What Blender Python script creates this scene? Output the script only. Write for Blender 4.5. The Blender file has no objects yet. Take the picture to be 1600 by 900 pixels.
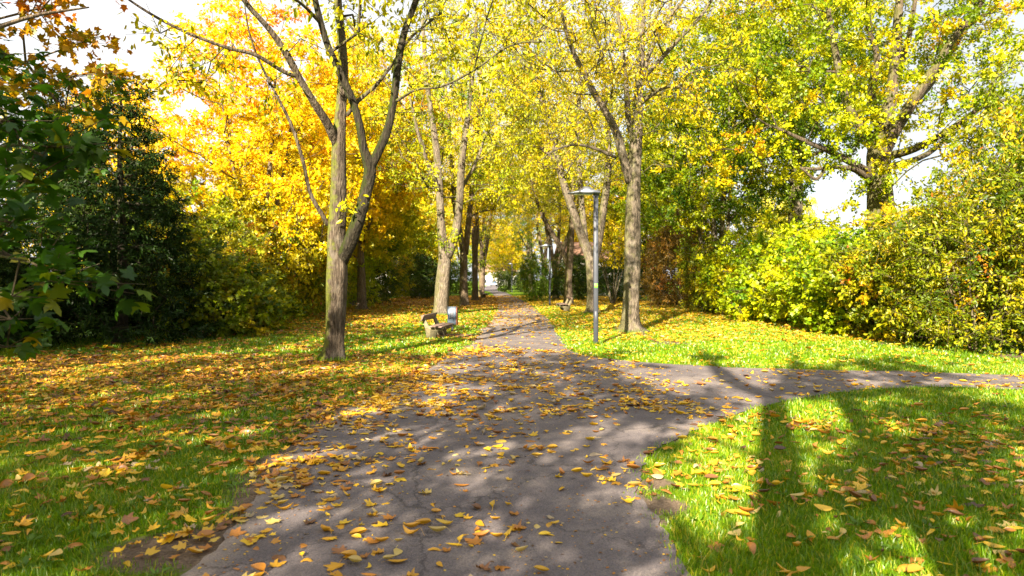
import bpy, math, random
import numpy as np
from mathutils import Vector, Matrix

# ------------------------------------------------------------------ camera, world, sun, exposure
scene = bpy.context.scene
COL = scene.collection
F, CY, CAMH = 1067.0, 438.0, 1.72          # focal length in photo pixels, horizon row, eye height
cam_data = bpy.data.cameras.new("camera")
cam = bpy.data.objects.new("camera", cam_data)
COL.objects.link(cam)
cam.location = (0, 0, CAMH)
cam.rotation_euler = (math.radians(90), 0, 0)
cam_data.lens, cam_data.sensor_width = 24.0, 36.0
cam_data.shift_y = -12 / 1600
cam_data.clip_start, cam_data.clip_end = 0.05, 3000
cam_data.dof.use_dof = True
cam_data.dof.focus_distance = 10.0
cam_data.dof.aperture_fstop = 2.4
scene.camera = cam

SUN_AZ, SUN_EL = math.radians(200.0), math.radians(29.0)
world = bpy.data.worlds.new("World")
scene.world = world
world.use_nodes = True
wn, wl = world.node_tree.nodes, world.node_tree.links
wn.clear()
w_out = wn.new('ShaderNodeOutputWorld')
w_bg = wn.new('ShaderNodeBackground')
w_bg.inputs['Strength'].default_value = 0.052
sky = wn.new('ShaderNodeTexSky')
sky.sky_type = 'NISHITA'
sky.sun_disc = False
sky.sun_elevation, sky.sun_rotation = SUN_EL, SUN_AZ
sky.air_density, sky.dust_density = 1.0, 1.5
w_tc = wn.new('ShaderNodeTexCoord')
w_map = wn.new('ShaderNodeMapping')
w_map.inputs['Scale'].default_value = (1.0, 1.0, 2.6)
w_map.inputs['Location'].default_value = (0.3, 0.2, 0.1)
w_noise = wn.new('ShaderNodeTexNoise')
w_noise.inputs['Scale'].default_value = 2.2
w_noise.inputs['Detail'].default_value = 7
w_noise.inputs['Roughness'].default_value = 0.55
w_cr = wn.new('ShaderNodeValToRGB')
w_cr.color_ramp.elements[0].position, w_cr.color_ramp.elements[0].color = 0.30, (0.35, 0.35, 0.35, 1)
w_cr.color_ramp.elements[1].position, w_cr.color_ramp.elements[1].color = 0.50, (1, 1, 1, 1)
w_n2 = wn.new('ShaderNodeTexNoise')
w_n2.inputs['Scale'].default_value = 1.6
w_n2.inputs['Detail'].default_value = 4
w_cc = wn.new('ShaderNodeValToRGB')
w_cc.color_ramp.elements[0].position, w_cc.color_ramp.elements[0].color = 0.32, (3.6, 3.9, 4.3, 1)
w_cc.color_ramp.elements[1].position, w_cc.color_ramp.elements[1].color = 0.55, (5.2, 5.2, 5.3, 1)
w_mix = wn.new('ShaderNodeMixRGB')
wl.new(w_tc.outputs['Generated'], w_map.inputs['Vector'])
wl.new(w_map.outputs['Vector'], w_noise.inputs['Vector'])
wl.new(w_map.outputs['Vector'], w_n2.inputs['Vector'])
wl.new(w_noise.outputs['Fac'], w_cr.inputs['Fac'])
wl.new(w_n2.outputs['Fac'], w_cc.inputs['Fac'])
wl.new(w_cr.outputs['Color'], w_mix.inputs['Fac'])
wl.new(sky.outputs['Color'], w_mix.inputs['Color1'])
wl.new(w_cc.outputs['Color'], w_mix.inputs['Color2'])
wl.new(w_mix.outputs['Color'], w_bg.inputs['Color'])
wl.new(w_bg.outputs['Background'], w_out.inputs['Surface'])

sun_data = bpy.data.lights.new("sun", 'SUN')
sun_data.energy, sun_data.angle, sun_data.color = 5.0, math.radians(0.53), (1.0, 0.875, 0.67)
sun = bpy.data.objects.new("sun", sun_data)
COL.objects.link(sun)
SUN_TO = Vector((math.sin(SUN_AZ) * math.cos(SUN_EL), math.cos(SUN_AZ) * math.cos(SUN_EL), math.sin(SUN_EL)))
sun.rotation_euler = (-SUN_TO).to_track_quat('-Z', 'Y').to_euler()
sun.location = (-20, -50, 40)

scene.view_settings.view_transform = 'Standard'
scene.view_settings.look = 'None'
scene.view_settings.exposure = 2.2
scene.view_settings.gamma = 1.0
scene.view_settings.use_curve_mapping = False
cy = scene.cycles
cy.max_bounces, cy.diffuse_bounces, cy.glossy_bounces = 6, 3, 2
cy.transmission_bounces, cy.transparent_max_bounces = 4, 4
cy.caustics_reflective = cy.caustics_refractive = False
cy.use_denoising = True
cy.sample_clamp_indirect = 6.0

# ------------------------------------------------------------------ helpers
def G(px, py, z=0.0):
    """pixel of the photo on the ground -> world point"""
    Y = F * CAMH / (py - CY)
    return np.array([(px - 800) / F * Y, Y, z])

def at(px, py, Y):
    return np.array([(px - 800) / F * Y, Y, CAMH + (CY - py) / F * Y])

def unit(v):
    return v / np.maximum(np.linalg.norm(v, axis=-1, keepdims=True), 1e-9)

def vnoise(x, y, seed=0):
    """smooth 2-d value noise 0..1"""
    x, y = np.asarray(x, float), np.asarray(y, float)
    xi, yi = np.floor(x).astype(np.int64), np.floor(y).astype(np.int64)
    fx, fy = x - xi, y - yi
    fx, fy = fx * fx * (3 - 2 * fx), fy * fy * (3 - 2 * fy)
    def h(a, b):
        n = (a * 374761393 + b * 668265263 + seed * 974711) & 0x7fffffff
        n = ((n ^ (n >> 13)) * 1274126177) & 0x7fffffff
        return ((n ^ (n >> 16)) & 0xffff) / 65535.0
    return (h(xi, yi) * (1 - fx) + h(xi + 1, yi) * fx) * (1 - fy) + (h(xi, yi + 1) * (1 - fx) + h(xi + 1, yi + 1) * fx) * fy

def fnoise(x, y, seed=0):
    return (vnoise(x, y, seed) + .5 * vnoise(x * 2.1, y * 2.1, seed + 1) + .25 * vnoise(x * 4.3, y * 4.3, seed + 2)) / 1.75

class MB:
    """collects raw vertices and faces, links them as ONE mesh object"""
    def __init__(s):
        s.v, s.f, s.t, s.n = [], [], [], 0
    def add(s, verts, faces, tone=None, smooth=None):
        verts = np.asarray(verts, float).reshape(-1, 3)
        faces = np.asarray(faces, np.int64)
        s.v.append(verts)
        s.f.append(faces + s.n)
        s.t.append(np.full(len(faces), 0.5) if tone is None else np.broadcast_to(np.asarray(tone, float), (len(faces),)))
        s.n += len(verts)
    def mesh(s, name, smooth=False):
        me = bpy.data.meshes.new(name)
        v = np.concatenate(s.v)
        me.vertices.add(len(v))
        me.vertices.foreach_set('co', v.astype(np.float32).ravel())
        loops = np.concatenate([f.ravel() for f in s.f]).astype(np.int32)
        tot = np.concatenate([np.full(len(f), f.shape[1]) for f in s.f])
        start = np.concatenate([[0], np.cumsum(tot)[:-1]]).astype(np.int32)
        me.loops.add(len(loops))
        me.loops.foreach_set('vertex_index', loops)
        me.polygons.add(len(tot))
        me.polygons.foreach_set('loop_start', start)
        me.update(calc_edges=True)
        a = me.attributes.new('tone', 'FLOAT', 'FACE')
        a.data.foreach_set('value', np.concatenate(s.t).astype(np.float32))
        if smooth:
            me.polygons.foreach_set('use_smooth', np.ones(len(tot), bool))
        me.validate()
        return me
    # --- solid shapes
    def box(s, c, size, rz=0.0, ry=0.0, bev=0.0):
        x, y, z = [d / 2 for d in size]
        if bev <= 0:
            p = np.array([[i, j, k] for i in (-x, x) for j in (-y, y) for k in (-z, z)])
            f = np.array([[0, 1, 3, 2], [4, 6, 7, 5], [0, 4, 5, 1], [2, 3, 7, 6], [0, 2, 6, 4], [1, 5, 7, 3]])
            s.add(s._rot(p, rz, ry) + np.array(c), f)
        else:
            ring = []
            b = min(bev, x * .9, y * .9)
            for (sx, sy) in ((1, 1), (-1, 1), (-1, -1), (1, -1)):
                pts = [(sx * x, sy * (y - b)), (sx * (x - .3 * b), sy * (y - .3 * b)), (sx * (x - b), sy * y)]
                ring += pts if sx * sy > 0 else pts[::-1]
            n = len(ring)
            zz = [(-z, b * .6), (-z + b * .6, 0), (z - b * .6, 0), (z, b * .6)]
            p = []
            for (h, ins) in zz:
                for (a, c2) in ring:
                    p.append([a - math.copysign(ins, a), c2 - math.copysign(ins, c2), h])
            f = [[k * n + i, k * n + (i + 1) % n, (k + 1) * n + (i + 1) % n, (k + 1) * n + i] for k in range(3) for i in range(n)]
            p = np.array(p)
            p = np.vstack([p, [[0, 0, -z], [0, 0, z]]])
            s.add(s._rot(p, rz, ry) + np.array(c), f)
            base = s.n - len(p)
            t = [[4 * n, (i + 1) % n, i] for i in range(n)] + [[4 * n + 1, 3 * n + i, 3 * n + (i + 1) % n] for i in range(n)]
            s.f.append(np.array(t) + base)
            s.t.append(np.full(len(t), .5))
    @staticmethod
    def _rot(p, rz, ry):
        if ry:
            c, q = math.cos(ry), math.sin(ry)
            p = p @ np.array([[c, 0, -q], [0, 1, 0], [q, 0, c]])
        if rz:
            c, q = math.cos(rz), math.sin(rz)
            p = p @ np.array([[c, q, 0], [-q, c, 0], [0, 0, 1]])
        return p
    def tube(s, pts, rad, sides=8, rough=0.0, rng=None, cap=True, roots=0.0):
        pts = np.asarray(pts, float)
        rad = np.broadcast_to(np.asarray(rad, float), (len(pts),))
        n = len(pts)
        t = np.empty_like(pts)
        t[1:-1] = pts[2:] - pts[:-2]
        t[0], t[-1] = pts[1] - pts[0], pts[-1] - pts[-2]
        t = unit(t)
        ref = np.array([0, 1.0, 0]) if abs(t[0][1]) < .8 else np.array([1.0, 0, 0])
        u = unit(np.cross(t, ref))
        w = np.cross(t, u)
        a = np.arange(sides) * 2 * math.pi / sides
        r = rad[:, None] * np.ones(sides)
        if rough and rng is not None:
            ph = rng.uniform(0, 6.28, 4)
            k = np.arange(n)[:, None]
            r = r * (1 + rough * (.5 * np.sin(2 * a + ph[0] + k * .5) + .5 * np.sin(3 * a + ph[1] - k * .4) + .4 * np.sin(5 * a + ph[2] + k * .2)))
        if roots:
            zz = np.maximum(pts[:, 2] - pts[0, 2], 0)[:, None]
            r = r * (1 + roots * np.exp(-zz / .16) * (np.maximum(0, np.cos(5 * a + 1.3 * np.sin(2 * a) + rng.uniform(0, 6))) ** 1.5 - .2) + .06 * np.exp(-zz / .8) * np.cos(4 * a + 2))
        p = pts[:, None] + r[..., None] * (np.cos(a)[None, :, None] * u[:, None] + np.sin(a)[None, :, None] * w[:, None])
        i, j = np.meshgrid(np.arange(n - 1), np.arange(sides), indexing='ij')
        j2 = (j + 1) % sides
        f = np.stack([i * sides + j, i * sides + j2, (i + 1) * sides + j2, (i + 1) * sides + j], -1).reshape(-1, 4)
        s.add(p.reshape(-1, 3), f)
        if cap:
            b = s.n - n * sides
            s.v.append(np.array([pts[-1], pts[0]])); s.n += 2
            j = np.arange(sides)
            s.f.append(np.stack([b + (n - 1) * sides + j, b + (n - 1) * sides + (j + 1) % sides, np.full(sides, s.n - 2)], -1))
            s.f.append(np.stack([b + (j + 1) % sides, b + j, np.full(sides, s.n - 1)], -1))
            s.t += [np.full(sides, .5), np.full(sides, .5)]
    def prism(s, outline, z0, z1, M=None):
        """outline: list of 2-d points (x, y) extruded z0..z1; M maps to world (4x4)"""
        o = np.asarray(outline, float)
        n = len(o)
        p = np.vstack([np.c_[o, np.full(n, z0)], np.c_[o, np.full(n, z1)]])
        if M is not None:
            p = p @ np.array(M.to_3x3()).T + np.array(M.translation)
        i = np.arange(n); j = (i + 1) % n
        s.add(p, np.stack([i, j, j + n, i + n], -1))
        b = s.n - 2 * n
        s.f += [np.array([list(range(n))[::-1]]) + b, np.array([list(range(n, 2 * n))]) + b]
        s.t += [np.array([.5]), np.array([.5])]

def link(name, data, mat=None, parent=None, loc=None):
    o = bpy.data.objects.new(name, data)
    COL.objects.link(o)
    if mat is not None:
        if len(data.materials) == 0:
            data.materials.append(mat)
    if parent is not None:
        o.parent = parent
    if loc is not None:
        o.location = loc
    return o

def tag(o, label=None, cat=None, group=None, kind=None):
    if label: o['label'] = label
    if cat: o['category'] = cat
    if group: o['group'] = group
    if kind: o['kind'] = kind
    return o

def thing(name, label, cat, loc=(0, 0, 0), rz=0.0, group=None):
    o = bpy.data.objects.new(name, None)
    o.empty_display_size = 0.3
    COL.objects.link(o)
    o.location, o.rotation_euler = loc, (0, 0, rz)
    return tag(o, label, cat, group)

def dup(root, loc, rz=0.0, sc=1.0, label=None, group=None, mats=None):
    """copy of a thing with copies of its parts and sub-parts; mats = {part name: material}"""
    r = root.copy(); COL.objects.link(r)
    r.location, r.rotation_euler = loc, (0, 0, rz)
    r.scale = (sc, sc, sc) if np.isscalar(sc) else sc
    if label: r['label'] = label
    if group: r['group'] = group
    elif 'group' in r.keys(): del r['group']
    def kids(src, dst):
        for ch in list(src.children):
            c = ch.copy(); COL.objects.link(c); c.parent = dst
            key = ch.name.split('.')[0]
            if mats and key in mats:
                c.material_slots[0].link = 'OBJECT'
                c.material_slots[0].material = mats[key]
            kids(ch, c)
    kids(root, r)
    return r

# ------------------------------------------------------------------ materials
def new_mat(name):
    m = bpy.data.materials.new(name)
    m.use_nodes = True
    n = m.node_tree.nodes
    n.clear()
    out = n.new('ShaderNodeOutputMaterial')
    return m, n, m.node_tree.links, out

def ramp(n, stops):
    r = n.new('ShaderNodeValToRGB')
    e = r.color_ramp.elements
    while len(e) < len(stops):
        e.new(0.5)
    for i, (p, c) in enumerate(stops):
        e[i].position = p
        e[i].color = (*c, 1)
    return r

def noise(n, l, scale, detail=4, rough=.55, coord='Object', stretch=None):
    tc = n.new('ShaderNodeTexCoord')
    t = n.new('ShaderNodeTexNoise')
    t.inputs['Scale'].default_value = scale
    t.inputs['Detail'].default_value = detail
    t.inputs['Roughness'].default_value = rough
    if stretch:
        mp = n.new('ShaderNodeMapping')
        mp.inputs['Scale'].default_value = stretch
        l.new(tc.outputs[coord], mp.inputs['Vector'])
        l.new(mp.outputs['Vector'], t.inputs['Vector'])
    else:
        l.new(tc.outputs[coord], t.inputs['Vector'])
    return t

def leaf_mat(name, stops, trans=0.45, gloss=0.025, tr_tint=(1.0, .97, .5)):
    m, n, l, out = new_mat(name)
    at_ = n.new('ShaderNodeAttribute'); at_.attribute_name = 'tone'
    r = ramp(n, stops)
    l.new(at_.outputs['Fac'], r.inputs['Fac'])
    d = n.new('ShaderNodeBsdfDiffuse')
    t = n.new('ShaderNodeBsdfTranslucent')
    mul = n.new('ShaderNodeMixRGB'); mul.blend_type = 'MULTIPLY'
    mul.inputs['Fac'].default_value = 1
    mul.inputs['Color2'].default_value = (*tr_tint, 1)
    l.new(r.outputs['Color'], d.inputs['Color'])
    l.new(r.outputs['Color'], mul.inputs['Color1'])
    l.new(mul.outputs['Color'], t.inputs['Color'])
    mx = n.new('ShaderNodeMixShader'); mx.inputs['Fac'].default_value = trans
    l.new(d.outputs[0], mx.inputs[1]); l.new(t.outputs[0], mx.inputs[2])
    g = n.new('ShaderNodeBsdfGlossy'); g.inputs['Roughness'].default_value = .42
    m2 = n.new('ShaderNodeMixShader'); m2.inputs['Fac'].default_value = gloss
    l.new(mx.outputs[0], m2.inputs[1]); l.new(g.outputs[0], m2.inputs[2])
    l.new(m2.outputs[0], out.inputs['Surface'])
    return m

def solid(name, col, rough=.6, metal=0.0, var=0.12, scale=14, bump=0.0, spec=.4):
    m, n, l, out = new_mat(name)
    b = n.new('ShaderNodeBsdfPrincipled')
    t = noise(n, l, scale, 5, .6)
    lo, hi = [c * (1 - var) for c in col], [min(1, c * (1 + var)) for c in col]
    r = ramp(n, [(.3, lo), (.7, hi)])
    l.new(t.outputs['Fac'], r.inputs['Fac'])
    l.new(r.outputs['Color'], b.inputs['Base Color'])
    b.inputs['Roughness'].default_value = rough
    b.inputs['Metallic'].default_value = metal
    b.inputs['Specular IOR Level'].default_value = spec
    if bump:
        bp = n.new('ShaderNodeBump'); bp.inputs['Strength'].default_value = bump; bp.inputs['Distance'].default_value = .02
        l.new(t.outputs['Fac'], bp.inputs['Height']); l.new(bp.outputs['Normal'], b.inputs['Normal'])
    l.new(b.outputs[0], out.inputs['Surface'])
    return m

def bark_mat(name, dark, mid, light, moss=0.0, lichen=.35, moss_col=(.13, .15, .015)):
    m, n, l, out = new_mat(name)
    b = n.new('ShaderNodeBsdfPrincipled')
    t1 = noise(n, l, 11, 8, .72, stretch=(1.8, 1.8, .3))
    r1 = ramp(n, [(.34, dark), (.5, mid), (.68, light)])
    l.new(t1.outputs['Fac'], r1.inputs['Fac'])
    t2 = noise(n, l, 3.2, 5, .6, stretch=(1, 1, .7))
    r2 = ramp(n, [(.52, (0, 0, 0)), (.66, (1, 1, 1))])
    l.new(t2.outputs['Fac'], r2.inputs['Fac'])
    mx = n.new('ShaderNodeMixRGB')
    ml = n.new('ShaderNodeMath'); ml.operation = 'MULTIPLY'; ml.inputs[1].default_value = lichen
    l.new(r2.outputs['Color'], ml.inputs[0]); l.new(ml.outputs[0], mx.inputs['Fac'])
    l.new(r1.outputs['Color'], mx.inputs['Color1'])
    mx.inputs['Color2'].default_value = (.27, .245, .20, 1)
    last = mx
    if moss:
        t3 = noise(n, l, 5, 6, .65)
        geo = n.new('ShaderNodeNewGeometry')
        sx = n.new('ShaderNodeSeparateXYZ')
        l.new(geo.outputs['Normal'], sx.inputs[0])
        k = n.new('ShaderNodeMath'); k.operation = 'MULTIPLY_ADD'      # moss grows on the west and upper sides
        k.inputs[1].default_value, k.inputs[2].default_value = -.28, .02
        l.new(sx.outputs['X'], k.inputs[0])
        k2 = n.new('ShaderNodeMath'); k2.operation = 'MULTIPLY_ADD'; k2.inputs[1].default_value = .22
        l.new(sx.outputs['Z'], k2.inputs[0]); l.new(k.outputs[0], k2.inputs[2])
        ad = n.new('ShaderNodeMath'); ad.operation = 'ADD'
        l.new(k2.outputs[0], ad.inputs[0]); l.new(t3.outputs['Fac'], ad.inputs[1])
        r3 = ramp(n, [(.56, (0, 0, 0)), (.74, (moss, moss, moss))])
        l.new(ad.outputs[0], r3.inputs['Fac'])
        m3 = n.new('ShaderNodeMixRGB')
        l.new(r3.outputs['Color'], m3.inputs['Fac']); l.new(mx.outputs['Color'], m3.inputs['Color1'])
        m3.inputs['Color2'].default_value = (*moss_col, 1)
        last = m3
    l.new(last.outputs['Color'], b.inputs['Base Color'])
    b.inputs['Roughness'].default_value = .9
    b.inputs['Specular IOR Level'].default_value = .2
    v = n.new('ShaderNodeTexVoronoi'); v.inputs['Scale'].default_value = 14
    tc = n.new('ShaderNodeTexCoord'); mp = n.new('ShaderNodeMapping'); mp.inputs['Scale'].default_value = (2.0, 2.0, .5)
    l.new(tc.outputs['Object'], mp.inputs['Vector']); l.new(mp.outputs['Vector'], v.inputs['Vector'])
    sm = n.new('ShaderNodeMath'); sm.operation = 'MULTIPLY_ADD'; sm.inputs[1].default_value = .6
    l.new(v.outputs['Distance'], sm.inputs[0]); l.new(t1.outputs['Fac'], sm.inputs[2])
    bp = n.new('ShaderNodeBump'); bp.inputs['Strength'].default_value = 1.0; bp.inputs['Distance'].default_value = .05
    l.new(sm.outputs[0], bp.inputs['Height']); l.new(bp.outputs['Normal'], b.inputs['Normal'])
    l.new(b.outputs[0], out.inputs['Surface'])
    return m

LEAF = {
    'golden': leaf_mat('leaf_golden', [(0, (.30, .26, .004)), (.2, (.62, .50, .004)), (.5, (.88, .66, .004)), (.78, (.88, .50, .004)), (1, (.62, .20, .006))]),
    'yellow': leaf_mat('leaf_yellow', [(0, (.20, .26, .004)), (.3, (.55, .48, .004)), (.65, (.82, .60, .005)), (1, (.86, .50, .008))]),
    'lime': leaf_mat('leaf_lime', [(0, (.08, .17, .004)), (.35, (.32, .38, .004)), (.7, (.66, .58, .005)), (1, (.84, .58, .008))]),
    'olive': leaf_mat('leaf_olive', [(0, (.14, .17, .004)), (.4, (.38, .39, .004)), (.75, (.66, .56, .005)), (1, (.74, .48, .008))]),
    'oak': leaf_mat('leaf_oak', [(0, (.06, .14, .004)), (.35, (.24, .33, .004)), (.65, (.58, .56, .005)), (.88, (.80, .52, .006)), (1, (.6, .18, .006))]),
    'green': leaf_mat('leaf_green', [(0, (.035, .10, .004)), (.5, (.13, .25, .005)), (.85, (.33, .38, .005)), (1, (.6, .45, .008))]),
    'bush_lime': leaf_mat('leaf_bush_lime', [(0, (.09, .20, .004)), (.4, (.34, .44, .004)), (.75, (.66, .62, .005)), (1, (.8, .56, .008))]),
    'bush_mix': leaf_mat('leaf_bush_mix', [(0, (.06, .11, .004)), (.4, (.20, .26, .005)), (.7, (.46, .40, .006)), (.92, (.62, .38, .008)), (1, (.45, .12, .01))]),
    'bush_rust': leaf_mat('leaf_bush_rust', [(0, (.06, .05, .008)), (.4, (.20, .13, .012)), (.7, (.32, .16, .015)), (1, (.42, .12, .02))]),
    'bush_dark': leaf_mat('leaf_bush_dark', [(0, (.02, .045, .006)), (.5, (.055, .11, .01)), (.85, (.13, .17, .012)), (1, (.4, .28, .02))]),
    'yew': leaf_mat('leaf_yew', [(0, (.007, .019, .004)), (.6, (.017, .040, .006)), (1, (.055, .085, .008))], trans=.2, gloss=.012),
    'near': leaf_mat('leaf_near', [(0, (.018, .055, .004)), (.45, (.04, .11, .006)), (.72, (.12, .17, .006)), (.9, (.5, .30, .01)), (1, (.45, .14, .01))]),
    'near_orange': leaf_mat('leaf_near_orange', [(0, (.03, .08, .005)), (.28, (.13, .16, .006)), (.55, (.55, .30, .008)), (1, (.50, .14, .010))]),
    'willow': leaf_mat('leaf_willow', [(0, (.32, .36, .02)), (.6, (.6, .55, .04)), (1, (.72, .6, .06))]),
}
GROUND_STOPS = [(0, (.10, .045, .02)), (.16, (.24, .10, .03)), (.34, (.48, .19, .018)), (.55, (.66, .36, .014)), (.8, (.76, .50, .018)), (.93, (.62, .46, .14)), (1, (.42, .32, .2))]
LEAF['fallen'] = leaf_mat('leaf_fallen', GROUND_STOPS, trans=.25, gloss=.07)
LEAF['grass'] = leaf_mat('grass_blade', [(0, (.07, .16, .001)), (.45, (.165, .33, .001)), (.8, (.42, .47, .002)), (1, (.55, .45, .05))], trans=.45, gloss=.05)

BARK = {
    'maple': bark_mat('bark_maple', (.024, .018, .012), (.07, .053, .038), (.17, .135, .10), moss=.8, lichen=.25),
    'mossy': bark_mat('bark_mossy', (.06, .045, .03), (.15, .115, .08), (.26, .21, .15), moss=1.0, lichen=.25),
    'pale': bark_mat('bark_pale', (.045, .036, .027), (.125, .10, .076), (.25, .205, .155), moss=.35, lichen=.4),
    'dark_moss_shade': bark_mat('bark_dark_moss_shade', (.010, .008, .006), (.028, .023, .015), (.06, .05, .033), moss=.9, lichen=.05, moss_col=(.03, .04, .005)),  # mossy bark, darkened further so the forked limb has its shade painted in
    'brown': bark_mat('bark_brown', (.05, .035, .024), (.13, .095, .065), (.24, .18, .12), moss=.4, lichen=.2),
    'oak': bark_mat('bark_oak', (.03, .023, .016), (.085, .064, .045), (.18, .14, .10), moss=.35, lichen=.25),
}

# ------------------------------------------------------------------ foliage engine
RHOMB = (np.array([[0, 0, 0], [.30, .48, .07], [0, 1, -.04], [-.30, .48, .07]]), [np.array([[0, 1, 2, 3]])])
ELL = (np.array([[0, 0, 0], [.17, .28, .05], [.19, .6, .04], [0, 1, -.10], [-.19, .6, .04], [-.17, .28, .05], [0, .45, -.02]]),
       [np.array([[0, 1, 6], [1, 2, 6], [2, 3, 6], [3, 4, 6], [4, 5, 6], [5, 0, 6]])])
NEEDLE = (np.array([[0, 0, 0], [.13, .3, .03], [0, 1, -.06], [-.13, .3, .03]]), [np.array([[0, 1, 2, 3]])])
def maple_template(curl=.12):
    half = [(.16, -.03), (.42, .04), (.30, .22), (.46, .33), (.56, .56), (.37, .52), (.20, .57), (.19, .78)]
    pts = [(0, 0)] + half + [(0, 1.0)] + [(-x, y) for x, y in half[::-1]]
    n = len(pts)
    pts.append((0, .36))
    v = np.array([[x, y, -curl * ((x * 1.6) ** 2 + (y - .4) ** 2 * 1.4)] for x, y in pts])
    return v, [np.array([[i, (i + 1) % n, n] for i in range(n)])]
MAPLE = maple_template(.32)
def maple_small():
    pts = [(0, 0), (.36, .06), (.3, .28), (.52, .52), (.24, .56), (0, 1), (-.24, .56), (-.52, .52), (-.3, .28), (-.36, .06)]
    v = np.array([[x, y, -.15 * abs(x) - .1 * (y - .4) ** 2] for x, y in pts] + [[0, .36, 0.0]])
    return v, [np.array([[i, (i + 1) % 10, 10] for i in range(10)])]
MAPLE_S = maple_small()

def place_leaves(mb, tmpl, pos, fwd, nrm, size, tone):
    v, faces = tmpl
    f = unit(fwd)
    s = unit(np.cross(f, nrm))
    n = np.cross(s, f)
    k = len(v)
    size = np.broadcast_to(np.asarray(size, float), (len(pos),))
    P = pos[:, None] + size[:, None, None] * (v[None, :, 0, None] * s[:, None] + v[None, :, 1, None] * f[:, None] + v[None, :, 2, None] * n[:, None])
    off = (np.arange(len(pos)) * k)[:, None, None]
    b = mb.n
    mb.v.append(P.reshape(-1, 3)); mb.n += len(pos) * k
    for fc in faces:
        mb.f.append((fc[None] + off).reshape(-1, fc.shape[1]) + b)
        mb.t.append(np.repeat(tone, len(fc)))

def rdirs(rng, n):
    return unit(rng.normal(size=(n, 3)))

def clump_leaves(mb, mbt, rng, C, K, spread, size, tmpl, droop=.35, upb=.6, flat=.7, twigs=5, tone0=.5, tone_c=.19, tone_l=.09, tonef=None, twig_r=.006):
    M = len(C)
    d = rdirs(rng, M * twigs).reshape(M, twigs, 3)
    d[..., 2] = d[..., 2] * flat + .15
    d = unit(d)
    L = spread * rng.uniform(.7, 1.25, (M, twigs))
    ci = np.repeat(np.arange(M), K)
    ti = rng.integers(0, twigs, M * K)
    t = rng.uniform(.12, 1.0, M * K) ** .8
    dd, ll = d[ci, ti], L[ci, ti]
    sag = -.18 * (t ** 2) * ll * droop * 2
    pos = C[ci] + dd * (ll * t)[:, None] + rng.normal(size=(M * K, 3)) * (.10 * spread)
    pos[:, 2] += sag
    fwd = dd * .6 + rdirs(rng, M * K) * .9 + np.array([0, 0, -droop])
    nrm = rdirs(rng, M * K) * .9 + np.array([0, 0, upb])
    ct = rng.normal(0, tone_c, M)
    if tonef is not None:
        ct = ct + tonef(C)
    tone = np.clip(tone0 + ct[ci] + rng.normal(0, tone_l, M * K), 0, 1)
    place_leaves(mb, tmpl, pos, fwd, nrm, size * rng.uniform(.65, 1.25, M * K), tone)
    if mbt is not None:      # twigs: three-sided tapering sticks
        A = np.repeat(C, twigs, 0)
        D = d.reshape(-1, 3)
        B = A + D * L.reshape(-1, 1)
        B[:, 2] -= .1 * spread * droop
        u = unit(np.cross(D, np.array([.3, .2, 1.0])))
        w = np.cross(D, u)
        ring = []
        for base, r in ((A, twig_r), (B, twig_r * .4)):
            for a in (0, 2.094, 4.189):
                ring.append(base + r * (math.cos(a) * u + math.sin(a) * w))
        P = np.stack(ring, 1).reshape(-1, 3)
        fc = np.array([[0, 1, 4, 3], [1, 2, 5, 4], [2, 0, 3, 5]])
        off = (np.arange(len(A)) * 6)[:, None, None]
        mbt.add(P, (fc[None] + off).reshape(-1, 4))

def thin(C, md):
    keep = []
    cell = {}
    for i, p in enumerate(C):
        k = tuple((p // md).astype(int))
        ok = True
        for a in (-1, 0, 1):
            for b in (-1, 0, 1):
                for c in (-1, 0, 1):
                    for j in cell.get((k[0] + a, k[1] + b, k[2] + c), ()):
                        if ((C[j] - p) ** 2).sum() < md * md:
                            ok = False
        if ok:
            cell.setdefault(k, []).append(i)
            keep.append(i)
    return C[keep]

def crown(rng, c, r, n, md=.7, amp=.3, inner=.25, gaps=0.0):
    """clump centres in an uneven ellipsoid, more of them towards the outside"""
    d = rdirs(rng, n * 4)
    k = rng.normal(size=(6, 3)) * 2.2
    ph = rng.uniform(0, 6.28, 6)
    mod = 1 + amp * np.sin(d @ k.T + ph).mean(1) * 1.6
    rad = (inner ** 3 + (1 - inner ** 3) * rng.uniform(0, 1, len(d))) ** (1 / 3)
    P = np.array(c) + d * np.array(r) * (rad * mod)[:, None]
    if gaps:
        k2 = rng.normal(size=(5, 3)) * 1.1
        g = np.sin(P @ k2.T + rng.uniform(0, 6.28, 5)).mean(1)
        P = P[g > -.45 + gaps * .6]
    return thin(P, md)[:n]

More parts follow.
